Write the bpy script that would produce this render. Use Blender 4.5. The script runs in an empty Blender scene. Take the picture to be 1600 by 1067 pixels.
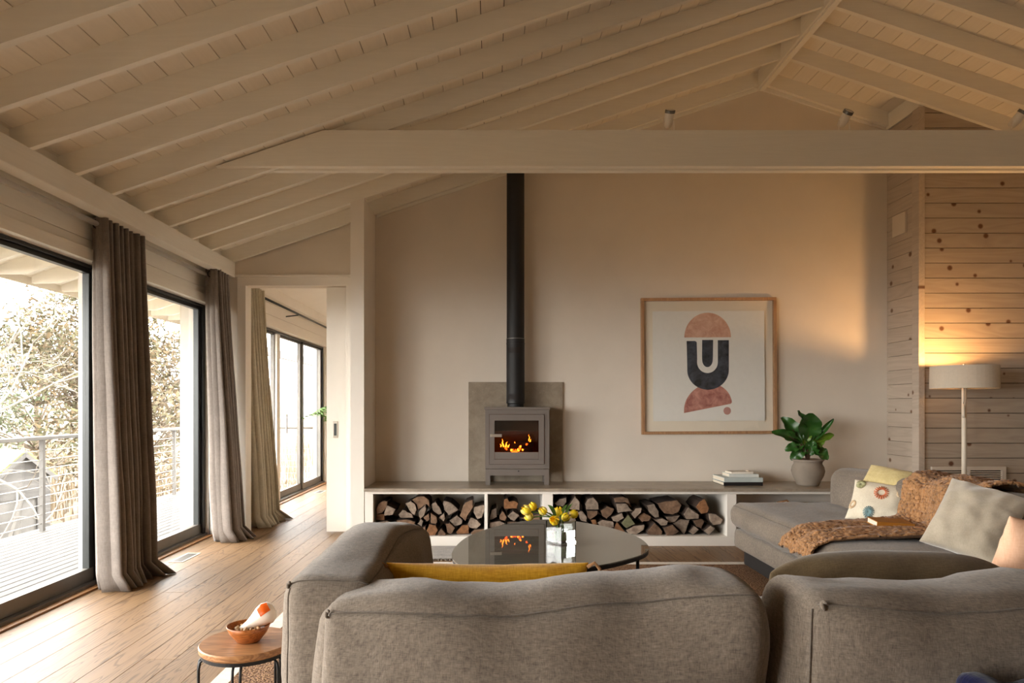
import bpy, bmesh, math, random
from mathutils import Vector, Matrix, noise
R = random.Random(7)
PI = math.pi
scene = bpy.context.scene
COL = scene.collection

# ------------------------------------------------------------------ camera, sky, exposure
FPX, VX, VY, EYE = 1067.0, 770.0, 636.0, 1.15
cam_d = bpy.data.cameras.new('camera'); cam = bpy.data.objects.new('camera', cam_d); COL.objects.link(cam)
cam.location = (0, 0, EYE); cam.rotation_euler = (PI/2, 0, 0)
cam_d.sensor_width = 36; cam_d.lens = 24.0
cam_d.shift_x = (800-VX)/1600; cam_d.shift_y = (VY-533.5)/1600
cam_d.clip_start = 0.05; cam_d.clip_end = 500
scene.camera = cam
vs = scene.view_settings
vs.view_transform = 'Standard'; vs.look = 'None'; vs.gamma = 1; vs.use_curve_mapping = False
vs.exposure = 1.65
SKY_STRENGTH = 7.0
world = bpy.data.worlds.new('sky'); scene.world = world; world.use_nodes = True
bg = world.node_tree.nodes['Background']
bg.inputs[0].default_value = (1.0, 0.98, 0.95, 1); bg.inputs[1].default_value = SKY_STRENGTH
cy = scene.cycles
cy.use_denoising = True
cy.max_bounces = 10; cy.diffuse_bounces = 8; cy.glossy_bounces = 4; cy.transmission_bounces = 8; cy.transparent_max_bounces = 12
cy.caustics_reflective = False; cy.caustics_refractive = False
cy.sample_clamp_indirect = 6.0
def portal(y0, y1, z0, z1, x):
    d = bpy.data.lights.new('window_portal', 'AREA'); d.shape = 'RECTANGLE'; d.size = z1-z0; d.size_y = y1-y0
    d.cycles.is_portal = True
    o = bpy.data.objects.new('window_portal', d); COL.objects.link(o); o['kind'] = 'helper'
    o.location = (x, (y0+y1)/2, (z0+z1)/2); o.rotation_euler = (0, -PI/2, 0)
for a, b in ((-1.5, .25), (.4, 2.5), (2.6, 4.48), (4.7, 6.1), (6.9, 10.3)):
    portal(a, b, .05, 2.06, -2.78)

def P(px, py, Y):      # pixel of the photograph at depth Y -> point
    return Vector(((px-VX)/FPX*Y, Y, EYE-(py-VY)/FPX*Y))

# ------------------------------------------------------------------ material helpers
def srgb(r, g, b):
    f = lambda c: c/12.92 if c <= .04045 else ((c+.055)/1.055)**2.4
    return (f(r/255), f(g/255), f(b/255), 1)
class NT:
    def __init__(s, name):
        s.m = bpy.data.materials.new(name); s.m.use_nodes = True
        s.t = s.m.node_tree; s.n = s.t.nodes; s.b = s.n['Principled BSDF']; s.out = s.n['Material Output']
    def node(s, typ, **kw):
        n = s.n.new(typ)
        for k, v in kw.items():
            if k in n.inputs: n.inputs[k].default_value = v
            else: setattr(n, k, v)
        return n
    def link(s, a, b): s.t.links.new(a, b)
    def coords(s, scale=(1, 1, 1), rand=True, rot=(0, 0, 0)):
        tc = s.node('ShaderNodeTexCoord'); mp = s.node('ShaderNodeMapping')
        mp.inputs['Scale'].default_value = scale; mp.inputs['Rotation'].default_value = rot
        if rand:
            oi = s.node('ShaderNodeObjectInfo'); mu = s.node('ShaderNodeMath', operation='MULTIPLY'); mu.inputs[1].default_value = 57.0
            s.link(oi.outputs['Random'], mu.inputs[0])
            ad = s.node('ShaderNodeVectorMath', operation='ADD')
            s.link(tc.outputs['Object'], ad.inputs[0]); s.link(mu.outputs[0], ad.inputs[1])
            s.link(ad.outputs[0], mp.inputs['Vector'])
        else:
            s.link(tc.outputs['Object'], mp.inputs['Vector'])
        return mp.outputs[0]
    def ramp(s, fac, stops):
        r = s.node('ShaderNodeValToRGB'); e = r.color_ramp.elements
        while len(e) < len(stops): e.new(.5)
        for el, (p, c) in zip(e, stops): el.position = p; el.color = c if len(c) == 4 else (*c, 1)
        s.link(fac, r.inputs[0]); return r.outputs[0]
    def mix(s, fac, a, b, typ='MIX'):
        m = s.node('ShaderNodeMix', data_type='RGBA', blend_type=typ)
        for sock, v in ((m.inputs[0], fac), (m.inputs[6], a), (m.inputs[7], b)):
            if hasattr(v, 'is_linked') or hasattr(v, 'links'): s.link(v, sock)
            else: sock.default_value = v
        return m.outputs[2]
    def bump(s, h, strength=.3, dist=.01):
        b = s.node('ShaderNodeBump'); b.inputs['Strength'].default_value = strength; b.inputs['Distance'].default_value = dist
        s.link(h, b.inputs['Height']); s.link(b.outputs[0], s.b.inputs['Normal'])
    def noise(s, vec, scale=5, detail=4, rough=.55, dist=0):
        n = s.node('ShaderNodeTexNoise'); n.inputs['Scale'].default_value = scale; n.inputs['Detail'].default_value = detail
        n.inputs['Roughness'].default_value = rough; n.inputs['Distortion'].default_value = dist
        s.link(vec, n.inputs['Vector']); return n.outputs['Fac']
def sc(c, k): return (c[0]*k, c[1]*k, c[2]*k, 1)
MATS = {}
def plain(name, col, rough=.6, metal=0, var=.08, nscale=8, bump=0, bscale=60, spec=.5, emit=None, estr=0):
    t = NT(name); v = t.coords()
    f = t.noise(v, nscale)
    c = t.ramp(f, [(.3, sc(col, 1-var)), (.7, sc(col, 1+var))])
    t.link(c, t.b.inputs['Base Color'])
    t.b.inputs['Roughness'].default_value = rough; t.b.inputs['Metallic'].default_value = metal
    t.b.inputs['Specular IOR Level'].default_value = spec
    if bump: t.bump(t.noise(v, bscale, 3), bump, .004)
    if emit: t.b.inputs['Emission Color'].default_value = emit; t.b.inputs['Emission Strength'].default_value = estr
    MATS[name] = t.m; return t.m
def wood(name, c1, c2, axis=1, rough=.5, grain=1.0, rings=True, knots=None, randv=.12, bump=.12, sharp=False):
    t = NT(name)
    s = [11*grain, 11*grain, 11*grain]; s[axis] = .9*grain
    v = t.coords(tuple(s))
    n0 = t.noise(v, 1.0, 3, .5, 1.2)
    if rings:
        w = t.node('ShaderNodeMath', operation='MULTIPLY'); w.inputs[1].default_value = 9.0; t.link(n0, w.inputs[0])
        fr = t.node('ShaderNodeMath', operation='PINGPONG'); fr.inputs[1].default_value = .5; t.link(w.outputs[0], fr.inputs[0])
        f2 = t.node('ShaderNodeMath', operation='MULTIPLY'); f2.inputs[1].default_value = 2.0; t.link(fr.outputs[0], f2.inputs[0]); band = f2.outputs[0]
        if sharp:
            w.inputs[1].default_value = 15.0
            mr = t.node('ShaderNodeMapRange', interpolation_type='SMOOTHSTEP'); mr.inputs[1].default_value = .0; mr.inputs[2].default_value = .42; t.link(band, mr.inputs[0]); band = mr.outputs[0]
    else: band = n0
    s2 = [60*grain]*3; s2[axis] = 2.0*grain
    fine = t.noise(t.coords(tuple(s2)), 1.0, 3, .6)
    a = t.node('ShaderNodeMath', operation='MULTIPLY'); a.inputs[1].default_value = .55; t.link(band, a.inputs[0])
    b = t.node('ShaderNodeMath', operation='MULTIPLY_ADD'); b.inputs[1].default_value = .55; t.link(fine, b.inputs[0]); t.link(a.outputs[0], b.inputs[2])
    c = t.ramp(b.outputs[0], [(.15, c1), (.85, c2)])
    oi = t.node('ShaderNodeObjectInfo')
    rv = t.node('ShaderNodeMapRange'); rv.inputs[3].default_value = 1-randv; rv.inputs[4].default_value = 1+randv
    t.link(oi.outputs['Random'], rv.inputs[0])
    c = t.mix(1.0, c, rv.outputs[0], 'MULTIPLY')
    if knots:
        vo = t.node('ShaderNodeTexVoronoi', voronoi_dimensions='2D'); vo.inputs['Scale'].default_value = knots[0]
        sp_ = t.node('ShaderNodeSeparateXYZ'); cb = t.node('ShaderNodeCombineXYZ'); t.link(t.coords((1, 1, 1.0)), sp_.inputs[0])
        t.link(sp_.outputs[axis], cb.inputs[0]); t.link(sp_.outputs[2], cb.inputs[1]); t.link(cb.outputs[0], vo.inputs['Vector'])
        sz = t.node('ShaderNodeSeparateColor'); t.link(vo.outputs['Color'], sz.inputs[0])
        th = t.node('ShaderNodeMath', operation='MULTIPLY'); th.inputs[1].default_value = knots[1]; t.link(sz.outputs[0], th.inputs[0])
        df = t.node('ShaderNodeMath', operation='SUBTRACT'); t.link(vo.outputs['Distance'], df.inputs[0]); t.link(th.outputs[0], df.inputs[1])
        k = t.ramp(df.outputs[0], [(0.0, (1, 1, 1, 1)), (.035, (0, 0, 0, 1))])
        c = t.mix(k, c, knots[2])
    t.link(c, t.b.inputs['Base Color']); t.b.inputs['Roughness'].default_value = rough
    t.bump(b.outputs[0], bump, .003)
    MATS[name] = t.m; return t.m
def linen(name, c1, c2, weave=260, rough=.95, bump=.35, slub=.5, sheen=.2):
    t = NT(name)
    va = t.noise(t.coords((weave, weave*.13, weave*.13), False), 1, 2, .6)
    vb = t.noise(t.coords((weave*.11, weave*.11, weave), False), 1, 2, .6)
    vc = t.noise(t.coords((weave*.11, weave, weave*.11), False), 1, 2, .6)
    m = t.node('ShaderNodeMath', operation='ADD'); t.link(va, m.inputs[0]); t.link(vb, m.inputs[1])
    m2 = t.node('ShaderNodeMath', operation='ADD'); t.link(m.outputs[0], m2.inputs[0]); t.link(vc, m2.inputs[1])
    m3 = t.node('ShaderNodeMath', operation='MULTIPLY'); m3.inputs[1].default_value = .333; t.link(m2.outputs[0], m3.inputs[0])
    big = t.noise(t.coords((6, 6, 6), False), 1, 3)
    c = t.ramp(m3.outputs[0], [(.36, c1), (.64, c2)])
    k = t.ramp(big, [(.3, (.9, .9, .9)), (.7, (1.08, 1.08, 1.08))])
    c = t.mix(1.0, c, k, 'MULTIPLY')
    t.link(c, t.b.inputs['Base Color']); t.b.inputs['Roughness'].default_value = rough
    t.b.inputs['Specular IOR Level'].default_value = .15
    t.b.inputs['Sheen Weight'].default_value = sheen; t.b.inputs['Sheen Roughness'].default_value = .5
    t.bump(m3.outputs[0], bump, .004)
    MATS[name] = t.m; return t.m
def windowglass(name, tint=(.985, .985, .98, 1), refl=1.0):
    t = NT(name); n = t.n
    tr = t.node('ShaderNodeBsdfTransparent'); tr.inputs[0].default_value = tint
    gl = t.node('ShaderNodeBsdfGlossy'); gl.inputs['Roughness'].default_value = .0
    ge = t.node('ShaderNodeNewGeometry'); dt_ = t.node('ShaderNodeVectorMath', operation='DOT_PRODUCT')
    t.link(ge.outputs['Incoming'], dt_.inputs[0]); t.link(ge.outputs['Normal'], dt_.inputs[1])
    ab = t.node('ShaderNodeMath', operation='ABSOLUTE'); t.link(dt_.outputs['Value'], ab.inputs[0])
    om = t.node('ShaderNodeMath', operation='SUBTRACT'); om.inputs[0].default_value = 1; t.link(ab.outputs[0], om.inputs[1])
    pw = t.node('ShaderNodeMath', operation='POWER'); pw.inputs[1].default_value = 5; t.link(om.outputs[0], pw.inputs[0])
    mu = t.node('ShaderNodeMath', operation='MULTIPLY_ADD'); mu.inputs[1].default_value = .92*refl; mu.inputs[2].default_value = .04*refl; t.link(pw.outputs[0], mu.inputs[0])
    mx = t.node('ShaderNodeMixShader'); t.link(mu.outputs[0], mx.inputs[0]); t.link(tr.outputs[0], mx.inputs[1]); t.link(gl.outputs[0], mx.inputs[2])
    t.link(mx.outputs[0], t.out.inputs['Surface']); MATS[name] = t.m; return t.m

WALLC = srgb(221, 212, 199)
plain('plaster', WALLC, .85, var=.03, nscale=3, bump=.12, bscale=180)
plain('white_paint', srgb(236, 230, 220), .55, var=.02, nscale=4, bump=.05, bscale=30)
wood('painted_beam', srgb(234, 230, 219), srgb(238, 234, 223), axis=0, rough=.6, grain=.8, randv=.03, bump=.06)
wood('painted_rafter', srgb(234, 230, 219), srgb(238, 234, 223), axis=0, rough=.6, grain=.6, randv=.03, bump=.05)
wood('painted_plank', srgb(232, 225, 212), srgb(236, 229, 216), axis=1, rough=.65, grain=.6, randv=.04, bump=.04)
wood('painted_long', srgb(234, 230, 219), srgb(238, 234, 223), axis=1, rough=.6, grain=.6, randv=.02, bump=.04)
wood('oak_floor', srgb(92, 67, 43), srgb(135, 106, 75), axis=1, rough=.5, grain=.55, randv=.12, bump=.1, sharp=True)
wood('oak_trim', srgb(128, 88, 52), srgb(168, 122, 78), axis=1, rough=.45, grain=1.2, bump=.1)
wood('pine_wall', srgb(166, 151, 134), srgb(180, 166, 149), axis=0, rough=.6, grain=.45, randv=.06,
     knots=(2.7, .04, srgb(98, 64, 42)), bump=.08)
wood('pine_return', srgb(176, 162, 146), srgb(190, 176, 160), axis=1, rough=.6, grain=.45, randv=.05,
     knots=(2.7, .04, srgb(112, 82, 60)), bump=.08)
wood('oak_frame', srgb(150, 110, 78), srgb(188, 146, 106), axis=2, rough=.5, grain=2, bump=.05)
wood('walnut_top', srgb(118, 78, 48), srgb(176, 128, 84), axis=0, rough=.4, grain=1.4, bump=.06)
wood('bowl_wood', srgb(120, 62, 26), srgb(186, 112, 56), axis=0, rough=.3, grain=3, bump=.04)
wood('deck_wood', srgb(54, 52, 48), srgb(66, 63, 59), axis=1, rough=.8, grain=.8, randv=.12)
wood('weathered', srgb(52, 51, 49), srgb(74, 72, 70), axis=0, rough=.9, grain=.8, randv=.15)
plain('roof_moss', srgb(84, 86, 54), .95, var=.25, nscale=6)
plain('dark_frame', srgb(52, 54, 53), .35, .4, var=.05)
plain('alu_frame', srgb(120, 116, 110), .4, .5, var=.05)
plain('black_metal', srgb(24, 23, 23), .45, .3, var=.1)
plain('flue_black', srgb(13, 12, 13), .6, .0, var=.1, nscale=4)
plain('stove_grey', srgb(112, 103, 96), .55, .15, var=.05, nscale=5, bump=.08, bscale=200)
plain('rod_grey', srgb(190, 184, 174), .35, .2, var=.03)
plain('steel', srgb(176, 166, 152), .35, .8, var=.05)
plain('firebrick', srgb(88, 56, 36), .9, var=.25, nscale=10, bump=.3, bscale=40)
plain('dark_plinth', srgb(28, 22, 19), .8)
plain('gap_dark', srgb(40, 30, 24), .9)
windowglass('pane_glass')
windowglass('stove_glass', (.72, .66, .6, 1), .8)
linen('sofa_linen', srgb(98, 88, 78), srgb(144, 132, 118), weave=560, bump=.4)
linen('piping', srgb(86, 77, 68), srgb(116, 106, 95), bump=.1)
linen('curtain_grey', srgb(118, 109, 102), srgb(138, 129, 121), weave=300, bump=.15)
linen('curtain_olive', srgb(184, 176, 154), srgb(206, 198, 176), weave=300, bump=.15)
linen('mustard', srgb(176, 124, 22), srgb(214, 164, 44), weave=300, bump=.15)
linen('pillow_white', srgb(222, 210, 186), srgb(240, 230, 208), weave=320, bump=.12)
linen('pillow_yellow', srgb(204, 184, 126), srgb(222, 205, 152), weave=300, bump=.12)
linen('velvet_beige', srgb(172, 160, 140), srgb(190, 178, 158), weave=500, bump=.05, sheen=.8)
linen('velvet_olive', srgb(92, 76, 52), srgb(112, 95, 69), weave=500, bump=.05, sheen=.25)
linen('pillow_peach', srgb(226, 176, 142), srgb(240, 196, 164), weave=400, bump=.06)
linen('throw_brown', srgb(122, 86, 54), srgb(196, 148, 102), weave=150, bump=1.0)
linen('blue_cloth', srgb(7, 10, 40), srgb(14, 19, 66), weave=260, bump=.5)
linen('border_linen', srgb(196, 184, 166), srgb(222, 212, 196), weave=300, bump=.15)
linen('mat_grey', srgb(112, 102, 92), srgb(146, 136, 124), weave=120, bump=.3)
plain('orange_thread', srgb(214, 116, 72), .9); plain('blue_thread', srgb(128, 156, 158), .9)
plain('sage_thread', srgb(176, 174, 132), .9); plain('cream_thread', srgb(222, 196, 160), .9)
plain('paper', srgb(246, 245, 240), .9, var=.02, nscale=30, bump=.15, bscale=120)
plain('mat_board', srgb(244, 234, 216), .9, var=.02)
def watercolour(name, a, b):
    t = NT(name); f = t.noise(t.coords((14, 14, 14), False), 1, 6, .65, .6)
    t.link(t.ramp(f, [(.32, a), (.68, b)]), t.b.inputs['Base Color']); t.b.inputs['Roughness'].default_value = .9; MATS[name] = t.m
watercolour('ink_pink', srgb(206, 148, 124), srgb(238, 200, 178)); watercolour('ink_navy', srgb(20, 25, 34), srgb(82, 90, 104))
watercolour('ink_rose', srgb(158, 88, 82), srgb(222, 164, 148)); watercolour('ink_dot', srgb(190, 138, 130), srgb(200, 150, 142))
plain('leaf_green', srgb(44, 84, 30), .35, var=.3, nscale=6); plain('leaf_young', srgb(98, 130, 36), .4, var=.2, nscale=6)
plain('stem_brown', srgb(74, 52, 34), .8); plain('soil', srgb(44, 30, 22), .95, var=.3, nscale=40)
plain('pot_clay', srgb(142, 130, 116), .8, var=.14, nscale=7, bump=.2, bscale=60)
plain('stem_green', srgb(92, 128, 58), .5); plain('petal', srgb(246, 214, 40), .5, var=.12, nscale=30)
plain('petal_pale', srgb(240, 222, 110), .5, var=.1, nscale=30)
plain('shade_linen', srgb(214, 200, 180), .9, var=.03, nscale=50, bump=.1, bscale=300)
plain('spot_white', srgb(244, 238, 228), .4, var=.01)
plain('lamp_white', srgb(220, 208, 188), .45, var=.02)
plain('bulb_glow', srgb(255, 214, 150), .5, emit=srgb(255, 190, 110), estr=12)
plain('flame', srgb(255, 160, 60), .5, emit=srgb(255, 126, 30), estr=5)
plain('ember', srgb(255, 110, 40), .5, emit=srgb(255, 88, 18), estr=2.2)
plain('ember_dim', srgb(120, 40, 14), .9, var=.5, nscale=60, emit=srgb(255, 70, 12), estr=1.1)
plain('char_wood', srgb(40, 26, 18), .95, var=.4, nscale=20)
plain('bark', srgb(64, 48, 38), .95, var=.35, nscale=14, bump=.6, bscale=40)
def logend(name, a, b):
    t = NT(name)
    f = t.noise(t.coords((24, 24, 24)), 1, 5, .65)
    oi = t.node('ShaderNodeObjectInfo'); c = t.ramp(f, [(.3, a), (.7, b)])
    rv = t.node('ShaderNodeMapRange'); rv.inputs[3].default_value = .75; rv.inputs[4].default_value = 1.2; t.link(oi.outputs['Random'], rv.inputs[0])
    t.link(t.mix(1.0, c, rv.outputs[0], 'MULTIPLY'), t.b.inputs['Base Color']); t.b.inputs['Roughness'].default_value = .95
    t.bump(f, .5, .006); MATS[name] = t.m
logend('log_grey', srgb(104, 88, 76), srgb(170, 152, 134)); logend('log_brown', srgb(88, 66, 50), srgb(142, 112, 88))
logend('log_orange', srgb(100, 66, 42), srgb(158, 112, 74)); logend('log_green', srgb(96, 94, 66), srgb(142, 140, 106))
plain('book_black', srgb(26, 24, 26), .5); plain('book_blue', srgb(186, 196, 194), .6); plain('book_pale', srgb(206, 210, 206), .6)
plain('book_white', srgb(226, 220, 208), .6); plain('book_page', srgb(228, 218, 198), .9, var=.05, nscale=80); plain('book_ochre', srgb(172, 112, 34), .6)
plain('vent_white', srgb(214, 202, 186), .5, var=.02)
plain('ceramic', srgb(236, 222, 206), .18, var=.05); plain('ceramic_orange', srgb(206, 86, 26), .2); plain('nut', srgb(196, 160, 118), .5, var=.2)
def limestone():
    t = NT('limestone'); v = t.coords(rand=False)
    a = t.noise(v, 9, 6, .65, .4); b = t.noise(v, 90, 3, .7)
    c = t.ramp(a, [(.3, srgb(134, 122, 107)), (.7, srgb(164, 152, 134))])
    s = t.ramp(b, [(.62, (0, 0, 0)), (.74, (1, 1, 1))])
    c = t.mix(s, c, srgb(186, 174, 150)); t.link(c, t.b.inputs['Base Color']); t.b.inputs['Roughness'].default_value = .32; MATS['limestone'] = t.m
limestone()
def tabletop():
    t = NT('table_glass'); v = t.coords((3, 30, 30), False, (0, 0, .5))
    f = t.noise(v, 1, 4, .6, .5)
    t.link(t.ramp(f, [(.3, srgb(84, 82, 75)), (.7, srgb(110, 107, 97))]), t.b.inputs['Base Color'])
    t.b.inputs['Roughness'].default_value = .012; t.b.inputs['IOR'].default_value = 2.3; MATS['table_glass'] = t.m
tabletop()
def jute():
    t = NT('jute'); v = t.coords(rand=False)
    w = t.node('ShaderNodeTexVoronoi'); w.inputs['Scale'].default_value = 95; t.link(v, w.inputs['Vector'])
    f = t.noise(v, 120, 3, .6)
    c = t.ramp(w.outputs['Distance'], [(.1, srgb(176, 138, 98)), (.6, srgb(112, 78, 50))]); k = t.ramp(f, [(.3, (.8, .8, .8)), (.7, (1.15, 1.15, 1.15))])
    t.link(t.mix(1, c, k, 'MULTIPLY'), t.b.inputs['Base Color']); t.b.inputs['Roughness'].default_value = .95
    inv = t.node('ShaderNodeMath', operation='SUBTRACT'); inv.inputs[0].default_value = 1; t.link(w.outputs['Distance'], inv.inputs[1])
    t.bump(inv.outputs[0], .8, .008); MATS['jute'] = t.m
jute()
def clearglass():
    t = NT('vase_glass'); t.b.inputs['Base Color'].default_value = (.97, 1, .98, 1); t.b.inputs['Roughness'].default_value = 0
    t.b.inputs['Transmission Weight'].default_value = 1; t.b.inputs['IOR'].default_value = 1.45; MATS['vase_glass'] = t.m
    t = NT('water'); t.b.inputs['Base Color'].default_value = (.95, .98, .96, 1); t.b.inputs['Roughness'].default_value = 0
    t.b.inputs['Transmission Weight'].default_value = 1; t.b.inputs['IOR'].default_value = 1.33; MATS['water'] = t.m
clearglass()
windowglass('frosted', (.2, .19, .17, 1), .5)
plain('field_grass', srgb(94, 84, 70), .95, var=.3, nscale=1.5, bump=.5, bscale=8)
plain('far_hill', srgb(120, 116, 108), .95, var=.15, nscale=.05)
plain('reed', srgb(102, 88, 68), .95, var=.25, nscale=3)
plain('cedar_leaf', srgb(66, 62, 38), .9, var=.35, nscale=1.2); plain('cedar_leaf_dry', srgb(82, 68, 45), .9, var=.3, nscale=1.2)
plain('cedar_leaf_dark', srgb(58, 66, 40), .9, var=.3, nscale=1.2)
plain('tree_bark', srgb(96, 84, 70), .95, var=.2); plain('pale_bark', srgb(98, 92, 83), .9, var=.15)
plain('rail_grey', srgb(80, 78, 75), .7, var=.06); plain('cable', srgb(190, 186, 178), .4, .5)
plain('eave_white', srgb(206, 198, 182), .7, var=.03)
plain('palm_leaf', srgb(86, 120, 44), .5, var=.25, nscale=10)

# ------------------------------------------------------------------ mesh helpers
class MB:
    def __init__(s): s.v = []; s.f = []; s.mi = []
    def add(s, vs, fs, mi=0):
        o = len(s.v); s.v += [tuple(v) for v in vs]
        for f in fs: s.f.append([i+o for i in f]); s.mi.append(mi)
        return s
    def box(s, x0, x1, y0, y1, z0, z1, mi=0, M=None):
        vs = [Vector((x, y, z)) for z in (z0, z1) for y in (y0, y1) for x in (x0, x1)]
        if M: vs = [M @ v for v in vs]
        return s.add(vs, [(0, 2, 3, 1), (4, 5, 7, 6), (0, 1, 5, 4), (2, 6, 7, 3), (0, 4, 6, 2), (1, 3, 7, 5)], mi)
    def prism(s, pts, axis, a0, a1, mi=0):     # 2D polygon extruded along an axis
        def mk(p, a):
            return {0: (a, p[0], p[1]), 1: (p[0], a, p[1]), 2: (p[0], p[1], a)}[axis]
        n = len(pts); vs = [mk(p, a0) for p in pts]+[mk(p, a1) for p in pts]
        fs = [tuple(range(n)), tuple(range(2*n-1, n-1, -1))]+[(i, i+n, (i+1) % n+n, (i+1) % n) for i in range(n)]
        return s.add(vs, fs, mi)
    def tube(s, pts, r, n=8, mi=0, cap=True, closed=False):
        pts = [Vector(p) for p in pts]; m = len(pts); rr = r if isinstance(r, (list, tuple)) else [r]*m
        up = Vector((0, 0, 1)); vs = []; prev = None
        for i, p in enumerate(pts):
            if closed: d = pts[(i+1) % m]-pts[i-1]
            else: d = pts[min(i+1, m-1)]-pts[max(i-1, 0)]
            d = d.normalized() if d.length > 1e-9 else Vector((0, 0, 1))
            if prev is None:
                a = d.cross(up); a = a if a.length > 1e-3 else d.cross(Vector((1, 0, 0)))
            else: a = prev-d*prev.dot(d)
            a.normalize(); prev = a; b = d.cross(a)
            for k in range(n):
                t = 2*PI*k/n; vs.append(p+(a*math.cos(t)+b*math.sin(t))*rr[i])
        fs = []
        for i in range(m if closed else m-1):
            j = (i+1) % m
            for k in range(n): fs.append((i*n+k, i*n+(k+1) % n, j*n+(k+1) % n, j*n+k))
        if cap and not closed: fs += [tuple(range(n-1, -1, -1)), tuple((m-1)*n+k for k in range(n))]
        return s.add(vs, fs, mi)
    def lathe(s, prof, c=(0, 0, 0), n=32, mi=0, sx=1, sy=1):
        vs = []; m = len(prof)
        for (r, z) in prof:
            for k in range(n):
                t = 2*PI*k/n; vs.append((c[0]+r*sx*math.cos(t), c[1]+r*sy*math.sin(t), c[2]+z))
        fs = [(i*n+k, i*n+(k+1) % n, (i+1)*n+(k+1) % n, (i+1)*n+k) for i in range(m-1) for k in range(n)]
        fs += [tuple(range(n-1, -1, -1)), tuple((m-1)*n+k for k in range(n))]
        return s.add(vs, fs, mi)
    def grid(s, nu, nv, fn, mi=0, wrap=False):
        vs = [fn(i/(nu if wrap else nu-1), j/(nv-1)) for j in range(nv) for i in range(nu)]
        fs = [(j*nu+i, j*nu+(i+1) % nu, (j+1)*nu+(i+1) % nu, (j+1)*nu+i) for j in range(nv-1) for i in range(nu if wrap else nu-1)]
        return s.add(vs, fs, mi)
    def mesh(s, name, mats, smooth=False, bevel=0, merge=False):
        me = bpy.data.meshes.new(name); me.from_pydata(s.v, [], s.f)
        for m in (mats if isinstance(mats, (list, tuple)) else [mats]): me.materials.append(MATS[m])
        for p, i in zip(me.polygons, s.mi): p.material_index = i
        bm = bmesh.new(); bm.from_mesh(me)
        if merge: bmesh.ops.remove_doubles(bm, verts=bm.verts, dist=1e-5)
        if bevel: bmesh.ops.bevel(bm, geom=list(bm.edges), offset=bevel, segments=2, affect='EDGES', profile=.6, clamp_overlap=True)
        bmesh.ops.recalc_face_normals(bm, faces=bm.faces)
        bm.to_mesh(me); bm.free()
        if smooth:
            for p in me.polygons: p.use_smooth = True
        me.update(); return me
def link(name, me, parent=None, loc=None):
    o = bpy.data.objects.new(name, me); COL.objects.link(o)
    if parent: o.parent = parent
    if loc is not None: o.location = loc
    return o
def obj(name, mb, mats, parent=None, smooth=False, bevel=0, merge=False, loc=None, world=True):
    me = mb.mesh(name, mats, smooth, bevel, merge)
    o = link(name, me, parent, loc)
    if parent and world and loc is None: o.location = -wloc(parent)      # mesh given in world coordinates
    return o
def wloc(o):
    v = Vector(o.location)
    while o.parent: o = o.parent; v = v+Vector(o.location)
    return v
def tag(o, label, cat, group=None):
    o['label'] = label; o['category'] = cat
    if group: o['group'] = group
    return o
def thing(name, label, cat, loc=(0, 0, 0), group=None):
    o = bpy.data.objects.new(name, None); COL.objects.link(o); o.location = loc; o.empty_display_size = .1
    return tag(o, label, cat, group)
def struct(name, mb=None, mats=None, label=None, **kw):
    o = obj(name, mb, mats, **kw) if mb else bpy.data.objects.new(name, None)
    if not mb: COL.objects.link(o)
    o['kind'] = 'structure'
    if label: o['label'] = label
    return o
def bx(x0, x1, y0, y1, z0, z1): return MB().box(x0, x1, y0, y1, z0, z1)

# ------------------------------------------------------------------ the roof and rooms (metres)
PITCH, XB, ZB = .336, -2.34, 2.457
XR = 2.43
def rz(x):                       # underside of the rafters
    return ZB+PITCH*(x-XB) if x <= XR else ZB+PITCH*(XR-XB)-PITCH*(x-XR)
RAFT = .128
YB = 6.2                         # fireplace and door wall
YF = 5.65                        # bench front, fin front
YREAR, XRIGHT = -3.2, 7.2
XW = -2.57                       # inner face of window frames

# floor of planks
floor = struct('floor', bx(-2.6, XRIGHT, YREAR, 10.7, -.08, -.012), 'gap_dark', 'light oak plank floor')
w = .15; x = -2.5; i = 0
while x < XRIGHT:
    y = YREAR-R.random()*1.5; x1 = min(x+w, XRIGHT)
    yend = 10.7 if x < 0.5 else 5.72
    while y < yend:
        L = R.uniform(1.5, 3.0); y1 = min(y+L, yend)
        if y1 > YREAR:
            m = bx(-(x1-x)/2+.0016, (x1-x)/2-.0016, -(y1-max(y, YREAR))/2+.0012, (y1-max(y, YREAR))/2-.0012, -.012, 0)
            obj('floor_plank', m, 'oak_floor', floor, loc=((x+x1)/2, (max(y, YREAR)+y1)/2, 0))
        y = y1
    x = x1; i += 1
struct('trim_1', bx(-2.575, -2.5, YREAR, 10.7, -.012, .012), 'oak_trim', 'brown oak strip along the window sills', bevel=.003)

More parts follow.
